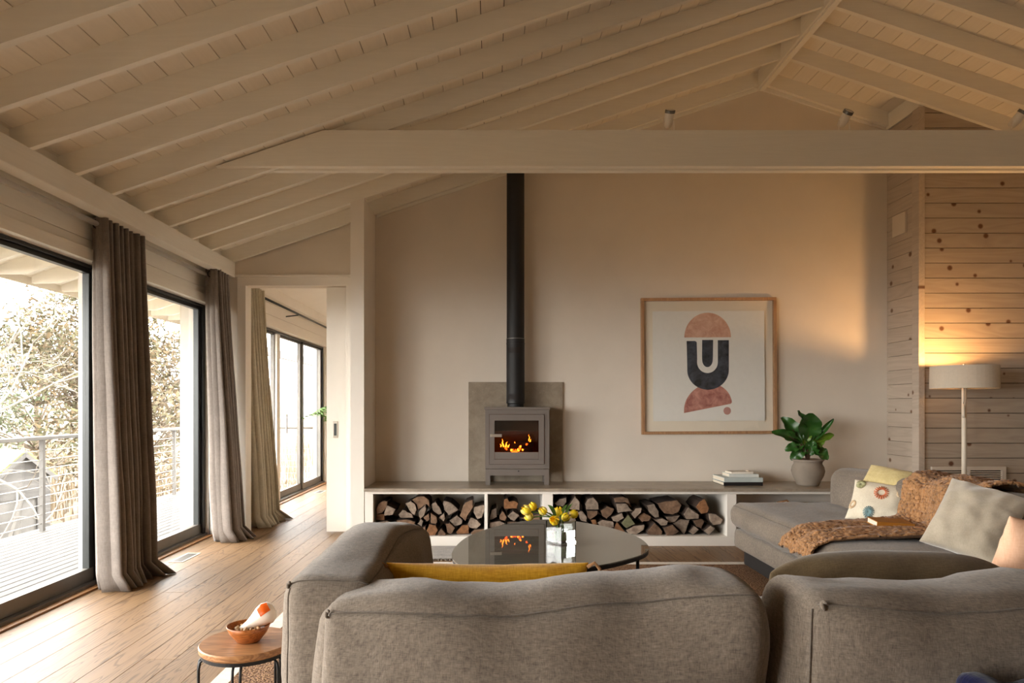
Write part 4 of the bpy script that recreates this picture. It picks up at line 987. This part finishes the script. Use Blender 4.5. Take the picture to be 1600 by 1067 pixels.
def ring(name, u0, v0, r0, r1, mat, arcs=1.0):
    for k in range(18):
        if k/18 > arcs: break
        a = 2*PI*k/18
        pts = [f(u0+math.cos(a)*r_*.72, v0+math.sin(a)*r_, .004) for r_ in (r0, (r0+r1)/2, r1)]
        obj(name, MB().tube(pts, .0032, 5), mat, th, smooth=True)
ring('stitch', .06, .28, .17, .34, 'orange_thread'); ring('stitch', -.22, -.72, .02, .26, 'blue_thread'); ring('stitch', -.72, .66, .04, .26, 'sage_thread')
ring('stitch', .72, .42, .12, .22, 'cream_thread'); ring('stitch', -.86, -.4, .1, .2, 'cream_thread')
yc_ = [P(1362, 729, 4.38), P(1427, 742, 4.18), P(1413, 768, 4.14), P(1349, 755, 4.34)]
c, ux, uy = from_corners(*yc_); c += Vector((-.03, -.05, .006))
th, f, _ = pillow('cushion', 'small yellow-green lumbar cushion tucked behind the cream cushion', c, ux, uy, ux.length*1.05, uy.length*1.2, .1, 'pillow_yellow', 5, .05, .005)
e = f(.99, .95, 0); obj('corner_loop', MB().tube([e, e+Vector((.012, 0, .008)), e+Vector((.026, 0, .004)), e+Vector((.03, 0, -.008))], .005, 6), 'pillow_yellow', th, smooth=True)
vc = [P(1487, 757, 3.22), P(1606, 779, 3.0), P(1562, 888, 2.9), P(1446, 838, 3.1)]
c, ux, uy = from_corners(*vc)
pillow('cushion', 'large pale beige velvet cushion leaning on the brown throw', c, ux, uy, ux.length*1.08, uy.length*1.1, .17, 'velvet_beige', 7, .06, .012, 40)
pillow('cushion', 'olive brown velvet cushion lying behind the right foreground sofa back', (1.10, 1.92, .545), (1, .03, -.015), (.0, -.22, 1), .68, .42, .18, 'velvet_olive', 9, .0, .016, 34, rnd=.3)
pillow('cushion', 'peach cushion at the right edge behind the foreground sofa back', (1.63, 1.98, .60), (1, .1, -.15), (.25, -.2, 1), .44, .44, .15, 'pillow_peach', 11, .06, .01)

# throw
prof = [(2.69, .50), (2.685, .66), (2.63, .715), (2.53, .73), (2.44, .718), (2.385, .68), (2.365, .58), (2.33, .495), (2.22, .472), (2.05, .468), (1.85, .464), (1.70, .452), (1.625, .41), (1.60, .36)]
def throwfn(u_, v_):
    s_ = v_*(len(prof)-1); i_ = min(int(s_), len(prof)-2); f_ = s_-i_
    a = Vector((prof[i_][0], 0, prof[i_][1])).lerp(Vector((prof[i_+1][0], 0, prof[i_+1][1])), f_)
    k5 = max(0, min(1, (v_-.42)/.2)); yc = 3.58+.07*k5-.18*max(0, v_-.75)+.03*math.sin(v_*7); hw = .32-.12*k5+.02*math.sin(v_*11+1)
    y_ = yc+(u_*2-1)*hw
    lift = .012+.022*(math.sin(u_*13+v_*4)+1)*(.4+.6*math.sin(PI*min(1, v_*1.05)))+.02*max(0, noise.noise(Vector((u_*4, v_*7, 3))))
    d = Vector((-.35, 0, 1)) if .35 > v_ > .0 else Vector((-.6, 0, .7)) if v_ < .6 else Vector((0, 0, 1))
    if v_ < .2: d = Vector((.5, 0, .8))
    p = a+d.normalized()*lift; p.y = y_
    fz_ = noise.noise(p*60)*.006+noise.noise(p*125)*.007
    return p+Vector((fz_, fz_*.6, abs(fz_)*1.2))
tw = obj('throw_blanket', MB().grid(130, 260, throwfn), 'throw_brown', smooth=True)
so = tw.modifiers.new('thickness', 'SOLIDIFY'); so.thickness = .012; so.offset = 1
tag(tw, 'fluffy caramel brown throw draped over the sofa back and seat', 'throw')
bkp = P(1381, 826, 3.66)
bo = thing('book', 'ochre covered book lying on the brown throw', 'book', (bkp.x+.01, 3.62, .518)); bo.rotation_euler = (.05, .06, -.12)
obj('cover', MB().box(-.092, .092, -.065, .065, 0, .004).box(-.092, .092, -.065, .065, .028, .032).box(-.092, .092, -.065, -.061, .004, .028), 'book_ochre', bo, loc=(0, 0, 0))
obj('page_block', bx(-.088, .088, -.061, .061, .004, .028), 'book_page', bo, loc=(0, 0, 0))
# blue fabric bundle at the lower right
bl = Soft((1.15, 1.36, .316), (.2, .1, .285), .06, (.02, .02, .02), .02, 21, lambda p, q: p+Vector((0, 0, max(0, q[2])*(.02*math.sin(q[0]*5)+.03*q[0]))), (24, 12, 16), 9)
tag(bl.build('blue_blanket', 'blue_cloth', None), 'dark blue fabric bundle in the bottom right corner behind the sofa', 'blanket')

# ------------------------------------------------------------------ coffee table, vase, tulips
HT = .40
def tp(px, py):
    Y = (EYE-HT)*FPX/(py-VY); return ((px-VX)/FPX*Y, Y)
cont = [(707.5, 868), (713, 855), (728, 841), (745, 833), (765, 826), (790, 819.5), (820, 814), (857, 811.5), (895, 814), (935, 821), (957, 826), (980, 833), (998, 841), (1008, 849), (1012.5, 857), (1005, 864.5), (985, 871), (960, 877.5), (932, 883), (895, 888.5), (850, 892.5), (805, 893), (765, 891), (735, 887), (716, 880)]
tpp = [tp(*p) for p in cont]
def smooth_closed(pts, it=2):
    for _ in range(it):
        o_ = []
        for a, b in zip(pts, pts[1:]+pts[:1]): o_ += [(a[0]*.75+b[0]*.25, a[1]*.75+b[1]*.25), (a[0]*.25+b[0]*.75, a[1]*.25+b[1]*.75)]
        pts = o_
    return pts
tpp = smooth_closed(tpp)
tcx = sum(p[0] for p in tpp)/len(tpp); tcy = sum(p[1] for p in tpp)/len(tpp)
ct = thing('coffee_table', 'pebble shaped coffee table with a glossy grey top and thin dark legs', 'table', (tcx, tcy, .01))
obj('table_top', MB().prism([(tcx+(a-tcx)*1.02, tcy+(b-tcy)*1.02) for a, b in tpp], 2, HT-.006, HT), 'table_glass', ct)
obj('table_rim', MB().prism([(tcx+(a-tcx)*1.014, tcy+(b-tcy)*1.014) for a, b in tpp], 2, HT-.026, HT-.006), 'black_metal', ct)
lg = tp(998, 857)
for (a, b) in ((lg[0]-.01, lg[1]-.02), (tcx-.30, tcy-.15), (tcx+.05, tcy+.5)):
    obj('leg', MB().tube([(a, b, HT-.026), (a, b, .011)], .009, 10), 'black_metal', ct, smooth=True)
vcx, vcy = tp(876.5, 848.3)
vase = thing('glass_vase', 'square clear glass vase of water on the coffee table', 'vase', (vcx, vcy, HT))
HV, SV = .122, .058
rot = Matrix.Rotation(math.radians(41), 4, 'Z')
def sq(s_): return [(rot @ Vector((a*s_, b*s_, 0))).to_2d() for a, b in ((-1, -1), (1, -1), (1, 1), (-1, 1))]
o4, i4 = sq(SV), sq(SV-.0045)
vm = MB(); vs = [(*p, .001) for p in o4]+[(*p, HV) for p in o4]+[(*p, HV) for p in i4]+[(*p, .009) for p in i4]
fs = [(3, 2, 1, 0)]+[(k, (k+1) % 4, (k+1) % 4+4, k+4) for k in range(4)]+[(k+4, (k+1) % 4+4, (k+1) % 4+8, k+8) for k in range(4)]+[(k+8, (k+1) % 4+8, (k+1) % 4+12, k+12) for k in range(4)]+[(12, 13, 14, 15)]
vm.add(vs, fs); obj('glass_wall', vm, 'vase_glass', vase, loc=(0, 0, 0))
w4 = sq(SV-.0052); obj('water', MB().prism([tuple(p) for p in w4], 2, .0097, .072), 'water', vase, loc=(0, 0, 0))
TU = [((822, 797), 17, 1), ((832, 791), 14.5, 0), ((826, 807), 15, 1), ((848, 798), 14.5, 1), ((873, 799), 16, 0), ((866, 813), 16.5, 0), ((884.5, 808), 14.5, 0), ((897, 803), 14.5, 0)]
TL = ['leftmost pale yellow tulip drooping out of the vase', 'round yellow tulip topmost at the left of the bunch', 'pale yellow tulip hanging lowest at the far left', 'yellow tulip third along, left of the vase rim', 'yellow tulip standing over the middle of the vase', 'yellow tulip lowest, in front of the vase rim', 'shaded yellow tulip just right of the vase middle', 'rightmost yellow tulip over the vase corner']
for k, ((px, py), dpx, pale) in enumerate(TU):
    yo = vcy+(-.06, .02, -.03, -.05, .03, -.075, .0, .05)[k]
    c = P(px, py, yo); r_ = dpx/2*yo/FPX
    t = thing('tulip', TL[k], 'tulip', (c.x, c.y, c.z), 'yellow tulips in the vase')
    root = Vector((vcx+R.uniform(-.02, .02), vcy+R.uniform(-.02, .02), HT+.014)); lip = Vector((vcx+(c.x-vcx)*.25, vcy+(c.y-vcy)*.25, HT+HV+.012))
    lip.x = max(vcx-.03, min(vcx+.03, lip.x)); lip.y = max(vcy-.03, min(vcy+.03, lip.y))
    ax = (c-lip); ax = ax.normalized() if ax.length > .001 else Vector((0, 0, 1))
    ax = (ax+Vector((0, 0, .35))).normalized()
    pts = []
    for s in range(11):
        tt = s/10
        pts.append(root.lerp(lip, tt*1.8) if tt < .55 else lip.lerp(c-ax*r_*.7, (tt-.55)/.45)+Vector((0, 0, .012*math.sin(PI*(tt-.55)/.45))))
    obj('stem', MB().tube(pts, .0034, 7), 'stem_green', t, smooth=True)
    qd = ax.to_track_quat('Z', 'Y').to_matrix().to_4x4()
    for pe in range(6):
        an = pe*PI/3+k; inner = pe % 2
        def fn(u_, v_, an=an, inner=inner):
            a = (u_-.5)*1.25; th = v_*2.55
            rad = math.sin(min(th, PI*.86))*r_*(1.0-.1*inner); zz_ = -math.cos(th)*r_*1.05
            wv = 1-.0*abs(u_-.5); tip = (1-(abs(u_-.5)*2)**3*v_*.5)
            return qd @ Vector((math.cos(an+a*(1-.35*v_))*rad, math.sin(an+a*(1-.35*v_))*rad, zz_*tip))
        mm = MB().grid(6, 8, fn); obj('petal', mm, 'petal_pale' if (pale and pe % 3) else 'petal', t, smooth=True, loc=(0, 0, 0))
    if k in (3, 4, 7):
        side = Vector((R.uniform(-.06, .06), R.uniform(-.03, .03), .05)); b = lip; tip = lip+side+Vector((.02*(k-4), 0, .03))
        def lf(u_, v_):
            m_ = b.lerp(tip, v_)+Vector((0, 0, .02*math.sin(PI*v_))); return m_+Vector((1, .2, .2))*(u_-.5)*.022*math.sin(PI*min(1, v_*.9+.1))
        obj('leaf', MB().grid(4, 8, lf), 'stem_green', t, smooth=True)

# ------------------------------------------------------------------ side table with bowl
HS = .42
Ys = (EYE-HS)*FPX/(1001-VY); scx_ = (385-VX)/FPX*Ys; rs = 70/FPX*Ys
stb = thing('side_table', 'small round wooden side table on thin black wire legs beside the sofa', 'table', (scx_, Ys, .01))
obj('table_top', MB().lathe([(rs-.006, -.022), (rs-.001, -.016), (rs, -.004), (rs-.003, 0), (.001, 0)], n=64), 'walnut_top', stb, loc=(0, 0, HS-.01), smooth=False)
obj('metal_rim', MB().lathe([(rs-.012, -.034), (rs-.008, -.034), (rs-.008, -.022), (rs-.012, -.022)], n=64), 'black_metal', stb, loc=(0, 0, HS-.01))
for a in (math.radians(205), math.radians(278), math.radians(65), math.radians(335)):
    for s in (-.011, .011):
        rr_ = rs-.016
        e = Vector((math.cos(a)*rr_-math.sin(a)*s, math.sin(a)*rr_+math.cos(a)*s, 0)); o_ = Vector((math.cos(a), math.sin(a), 0))
        obj('leg', MB().tube([e*.7+Vector((0, 0, HS-.045)), e+Vector((0, 0, HS-.046)), e+o_*.010+Vector((0, 0, HS-.054)), e+o_*.014+Vector((0, 0, HS-.075)), e+o_*.016+Vector((0, 0, 0.002))], .0042, 8), 'black_metal', stb, smooth=True, loc=(0, 0, 0))
bpx = P(388, 999, Ys-.005); bw = thing('wooden_bowl', 'small turned wooden bowl of nuts on the side table', 'bowl', (bpx.x, Ys-.005, HS))
obj('bowl_wall', MB().lathe([(.028, .0005), (.034, .004), (.052, .028), (.061, .05), (.059, .052), (.048, .03), (.03, .011), (.002, .009)], n=40, sx=1.08), 'bowl_wood', bw, smooth=True, loc=(0, 0, 0))
nm = MB()
for k in range(46):
    a = R.random()*2*PI; d = math.sqrt(R.random())*.042; z_ = .032+R.random()*.012; s_ = R.uniform(.0045, .0065)
    nm.lathe([(s_*.3, -s_*.9), (s_*.9, -s_*.4), (s_, 0), (s_*.8, s_*.5), (s_*.25, s_*.95)], (math.cos(a)*d, math.sin(a)*d, z_), 8)
no = obj('nuts', nm, 'nut', smooth=True, loc=(bpx.x, Ys-.005, HS)); no['kind'] = 'stuff'; tag(no, 'pale shelled nuts heaped in the wooden bowl', 'nuts')
cm = MB()
axis = Vector((.80, .30, .52)).normalized(); cpos = Vector((bpx.x+.022, Ys+.022, HS+.062))
qm = axis.to_track_quat('Z', 'Y').to_matrix().to_4x4(); qm.translation = cpos
pf = [(.004, -.062), (.012, -.058), (.014, -.035), (.022, -.012), (.032, .01), (.036, .03), (.03, .046), (.016, .055), (.002, .057)]
cm.lathe(pf, n=28); cm.v = [tuple(qm @ Vector(v)) for v in cm.v]
gd = thing('ceramic_gourd', 'white glazed gourd-shaped ceramic with an orange patch leaning in the bowl', 'ornament', cpos)
obj('gourd_body', cm, 'ceramic', gd, smooth=True)
def patch(a0, a1, t0, t1, mat):
    def fn(u_, v_):
        s_ = t0+(t1-t0)*v_; i_ = 0
        while i_ < len(pf)-2 and pf[i_+1][1] < s_: i_ += 1
        k_ = (s_-pf[i_][1])/(pf[i_+1][1]-pf[i_][1]); r_ = pf[i_][0]+(pf[i_+1][0]-pf[i_][0])*k_+.0006
        a = a0+(a1-a0)*u_; return qm @ Vector((r_*math.cos(a), r_*math.sin(a), s_))
    return MB().grid(10, 8, fn)
view = Vector((-.1, -.55, .83)); a_up = max((k*.05 for k in range(126)), key=lambda a_: (qm.to_3x3() @ Vector((math.cos(a_), math.sin(a_), 0))).dot(view))
obj('orange_patch', patch(a_up-.35, a_up+.75, .012, .046, 0), 'ceramic_orange', gd, smooth=True); obj('brown_patch', patch(a_up-1.5, a_up-.8, .026, .05, 0), 'bowl_wood', gd, smooth=True)

# ------------------------------------------------------------------ palm in the room beyond
pp = P(520, 0, 9.3); pm = thing('potted_palm', 'green palm fronds peeking out behind the sliding door', 'plant', (pp.x+.12, 9.3, 0))
obj('palm_pot', MB().lathe([(.13, .001), (.16, .2), (.18, .34), (.16, .34), (.15, .3)], n=28), 'pot_clay', pm, smooth=True, loc=(0, 0, 0))
for k in range(9):
    a = k*2*PI/9+.3; L = R.uniform(.35, .6); top = Vector((0, 0, R.uniform(.75, 1.05)))
    spine = [Vector((0, 0, .3)), top, top+Vector((math.cos(a)*L*.5, math.sin(a)*L*.5, .14)), top+Vector((math.cos(a)*L, math.sin(a)*L, .05))]
    m = MB().tube(spine, [.008, .006, .004, .002], 5)
    for s in range(10):
        t = s/9; b = spine[1].lerp(spine[2], t*2) if t < .5 else spine[2].lerp(spine[3], t*2-1)
        for sd in (-1, 1):
            d = Vector((math.cos(a+sd*.9), math.sin(a+sd*.9), .1))*.17*(1-.4*t); pz = Vector((0, 0, .008))
            m.add([b-pz, b+d*.5-pz*1.2+Vector((0, 0, .02)), b+d, b+d*.5+pz*1.2+Vector((0, 0, .02))], [(0, 1, 2, 3)])
    obj('frond', m, 'palm_leaf', pm, loc=(0, 0, 0))

# ------------------------------------------------------------------ outside
DZ = -.12; XD = -4.7
deck = struct('deck', bx(XD, -2.6, -6, 10.5, -.5, DZ-.04), 'weathered', 'bleached timber deck outside the windows')
x = -2.74
while x > XD:
    y = -6.0
    while y < 10.5:
        y1 = min(y+R.uniform(2.6, 4.2), 10.5)
        obj('deck_board', bx(-.040, .040, -(y1-y)/2+.002, (y1-y)/2-.002, -.035, 0), 'deck_wood', deck, loc=(x-.045, (y+y1)/2, DZ)); y = y1
    x -= .091
rl = thing('deck_railing', 'grey deck railing with thin horizontal cables', 'railing', (XD+.05, 4, DZ))
xr_ = XD+.08; ztop = .85
obj('top_rail', bx(xr_-.07, xr_+.05, -6, 10.45, ztop-.035, ztop), 'rail_grey', rl, bevel=.006)
obj('top_rail', bx(xr_, -2.75, 10.36, 10.46, ztop-.035, ztop), 'rail_grey', rl, bevel=.006)
for y in (-1.0, 1.6, 4.3, 7.0, 9.9):
    obj('rail_post', bx(xr_-.02, xr_+.02, y-.02, y+.02, DZ, ztop-.035), 'rail_grey', rl)
for k in range(9):
    z_ = DZ+.08+k*.093
    obj('cable', MB().tube([(xr_, -3, z_), (xr_, 10.4, z_)], .004, 6), 'cable', rl, smooth=True)
    obj('cable', MB().tube([(xr_, 10.41, z_), (-2.75, 10.41, z_)], .004, 6), 'cable', rl, smooth=True)
tag(obj('pergola_beam', MB().box(-3.75, -3.65, 10.45, 16, 2.0, 2.12).box(-3.75, -3.65, 10.45, 10.55, -1.9, 2.0).box(-3.75, -3.65, 15.9, 16, -1.9, 2.0), 'rail_grey'), 'dark horizontal pergola beam outside the far glass doors', 'beam')
GZ = -1.9
gm_ = MB().grid(60, 60, lambda u_, v_: (-160+u_*157, -30+v_*230, GZ+.25*noise.noise(Vector((u_*30, v_*30, 0)))))
struct('ground', gm_, 'field_grass', 'pale dry grass field')
hl = MB().grid(80, 6, lambda u_, v_: (-200+u_*260, 210+v_*20, GZ+v_*(6+4*noise.noise(Vector((u_*9, 0, 2)))+2*noise.noise(Vector((u_*30, 1, 2))))))
struct('hills', hl, 'far_hill', 'low hazy hills on the horizon')
# reeds in the field
rm = MB()
for k in range(5200):
    y = 11+(R.random()**1.6)*45; x = -R.uniform(.2, .75)*y-2.0
    h = R.uniform(.5, 1.3); a = R.random()*PI; dx, dy = math.cos(a)*.022, math.sin(a)*.022; lx, ly = R.uniform(-.2, .2), R.uniform(-.2, .2)
    if (x > -5.2 and y < 12) or (-x/y > .56 and y < 17): continue
    z_ = GZ-.1
    rm.add([(x-dx, y-dy, z_), (x+dx, y+dy, z_), (x+dx*.4+lx, y+dy*.4+ly, z_+h), (x-dx*.4+lx, y-dy*.4+ly, z_+h)], [(0, 1, 2, 3)])
ro = obj('reeds', rm, 'reed'); ro['kind'] = 'stuff'; tag(ro, 'tall dry tan grass beyond the deck railing', 'grass')
def tree(label, base, H, spread, nclu, leafn, leafm, seed, lean=(0, 0), bark='tree_bark', cl_r=.36, lsize=.12, zlo=.33):
    rr = random.Random(seed); base = Vector(base)
    t = thing('tree', label, 'tree', base, 'trees beyond the deck')
    tm = MB(); top = base+Vector((lean[0], lean[1], H*.85))
    trunk = [base.lerp(top, k/6)+Vector((rr.uniform(-.1, .1), rr.uniform(-.1, .1), 0))*(k > 0) for k in range(7)]
    tm.tube(trunk, [H*.028*(1-.13*k) for k in range(7)], 8)
    fm = MB(); fd = MB(); cl = []
    for k in range(nclu):
        hh = zlo+(1-zlo)*rr.random()**.8; a = rr.random()*2*PI
        rad = spread*(1.05-hh*.75)*math.sqrt(rr.uniform(.15, 1))
        s = trunk[min(6, int(hh*5.5))]; e = base+Vector((lean[0]*hh+math.cos(a)*rad, lean[1]*hh+math.sin(a)*rad, H*hh+rr.uniform(-.2, .4)))
        mid = s.lerp(e, .5)+Vector((rr.uniform(-.2, .2), rr.uniform(-.2, .2), rr.uniform(.0, .35)))
        tm.tube([s, mid, e], [.035, .022, .006], 5); cl.append(e)
        for _ in range(3):
            e2 = e+Vector((rr.gauss(0, .5), rr.gauss(0, .5), rr.gauss(.1, .35))); tm.tube([mid.lerp(e, .5), e2], [.014, .004], 4); cl.append(e2)
    for c in cl:
        for _ in range(leafn):
            p = c+Vector((rr.gauss(0, cl_r), rr.gauss(0, cl_r), rr.gauss(0, cl_r*.45)))
            d1 = Vector((rr.uniform(-1, 1), rr.uniform(-1, 1), rr.uniform(-.4, 1))).normalized(); d2 = d1.cross(Vector((rr.uniform(-1, 1), rr.uniform(-1, 1), rr.uniform(-1, 1)))).normalized()
            s_ = lsize*rr.uniform(.5, 1.4)
            (fm if rr.random() < .6 else fd).add([p-d2*s_*.25, p+d1*s_-d2*s_*.1, p+d1*s_*1.1+d2*s_*.1, p+d2*s_*.25], [(0, 1, 2, 3)])
    obj('trunk', tm, bark, t, smooth=True)
    if leafn:
        a = obj('foliage', fm, leafm[0], t); a['kind'] = 'stuff'; b = obj('foliage', fd, leafm[1], t); b['kind'] = 'stuff'
    return t
tree('broad evergreen filling the near window', P(135, 800, 19)*1.0-Vector((0, 0, P(135, 800, 19).z-GZ)), 6.4, 3.8, 60, 32, ('cedar_leaf', 'cedar_leaf_dry'), 1, (.5, -.5))
tree('bushy evergreen seen through the second window', P(205, 800, 19)-Vector((0, 0, P(205, 800, 19).z-GZ)), 5.0, 3.3, 62, 34, ('cedar_leaf_dry', 'cedar_leaf'), 2, (.4, 0), zlo=.12)
tree('darker evergreen behind the bare branches', P(60, 800, 24)-Vector((0, 0, P(60, 800, 24).z-GZ)), 5.4, 4.2, 56, 30, ('cedar_leaf_dark', 'cedar_leaf'), 3, (0, 0), cl_r=.48, lsize=.14, zlo=.15)
# bare pale-barked tree close to the deck
bt = thing('tree', 'bare pale-barked tree with crooked branches in front of the evergreens', 'tree', (-9.8, 12.2, GZ), 'trees beyond the deck')
bm_ = MB(); rb = random.Random(5)
def grow(p, d, L, r, depth):
    pts = [p]; dd = d.copy()
    for k in range(5):
        dd = (dd+Vector((rb.gauss(0, .22), rb.gauss(0, .22), rb.gauss(.0, .2)))).normalized(); pts.append(pts[-1]+dd*L/5)
    bm_.tube(pts, [r*(1-.13*k) for k in range(6)], 6 if depth < 2 else 4)
    if depth < 4:
        for k in range(3 if depth else 5):
            q_ = pts[rb.randint(2, 5)]; nd = (dd+Vector((rb.gauss(0, .75), rb.gauss(0, .75), rb.gauss(.05, .6)))).normalized()
            grow(q_, nd, L*rb.uniform(.55, .75), r*.55, depth+1)
bm_.tube([(-9.8, 12.2, GZ), (-9.75, 12.15, -.6), (-9.6, 12.1, .7)], [.08, .06, .045], 8)
for z0_, d0 in ((.2, (.9, -.05, .45)), (.5, (.8, .2, .75)), (.7, (.5, -.2, 1)), (-.1, (.95, .1, .1)), (.7, (.9, -.1, .25))):
    grow(Vector((-9.68, 12.1, z0_)), Vector(d0).normalized(), 2.3, .03, 1)
obj('trunk', bm_, 'pale_bark', bt, smooth=True)
# shed
shc = P(30, 830, 13.5); shd = thing('garden_shed', 'weathered grey shed with a mossy gable roof beyond the deck', 'shed', (shc.x, 13.5, GZ))
sxr = P(75, 0, 13.5).x; pk = P(34, 711, 13.5); ev = P(80, 744, 13.5)
sxl = 2*pk.x-sxr; zev = ev.z-.05; hh = zev-GZ
k = 0; z = GZ
while z < pk.z-.1:
    z1 = z+.115
    def half(zz): return (sxr-pk.x) if zz <= zev else (sxr-pk.x)*(pk.z-zz)/(pk.z-zev)
    a, b = half(z), half(z1)
    if z1 < zev-.35:
        obj('clapboard', MB().prism([(pk.x-a, z), (pk.x-.55, z), (pk.x-.55, z1), (pk.x-a, z1)], 1, 13.5, 13.53), 'weathered', shd)
        obj('clapboard', MB().prism([(pk.x+.28, z), (pk.x+a, z), (pk.x+b, z1), (pk.x+.28, z1)], 1, 13.5, 13.53), 'weathered', shd)
    else: obj('clapboard', MB().prism([(pk.x-a, z), (pk.x+a, z), (pk.x+max(b, .01), z1), (pk.x-max(b, .01), z1)], 1, 13.5, 13.53), 'weathered', shd)
    z = z1-.004
obj('side_wall', bx(sxr-.03, sxr, 13.53, 15.8, GZ, zev), 'weathered', shd); obj('side_wall', bx(sxl, sxl+.03, 13.53, 15.8, GZ, zev), 'weathered', shd)
obj('shed_door', bx(pk.x-.55, pk.x+.28, 13.56, 13.6, GZ, zev-.3), 'rail_grey', shd)
for s in (-1, 1):
    ex = (sxr-pk.x)*1.12*s; dz = (pk.z-zev)*1.12
    obj('roof_slope', MB().prism([(pk.x, pk.z+.05), (pk.x+ex, pk.z-dz+.05), (pk.x+ex, pk.z-dz+.1), (pk.x, pk.z+.1)], 1, 13.35, 15.9), 'roof_moss', shd)
    obj('bargeboard', MB().prism([(pk.x, pk.z-.04), (pk.x+ex, pk.z-dz-.04), (pk.x+ex, pk.z-dz+.06), (pk.x, pk.z+.06)], 1, 13.33, 13.36), 'weathered', shd)
shd.rotation_euler = (0, 0, math.radians(58))
MS = Matrix.Translation(shd.location) @ Matrix.Rotation(math.radians(58), 4, 'Z') @ Matrix.Translation(-Vector(shd.location))
for k, (a, b) in enumerate(((.5, .1), (.35, .0), (.2, -.05))):
    tag(obj('timber_plank', MB().tube([MS @ Vector((pk.x-.5+k*.12, 13.2, GZ)), MS @ Vector((pk.x-.5+k*.12+a, 13.44, GZ+1.35-.15*k))], .04, 4), 'deck_wood'), ['tallest timber plank leaning on the shed door', 'middle timber plank leaning on the shed door', 'shortest timber plank leaning on the shed door'][k], 'plank', 'planks leaning on the shed')
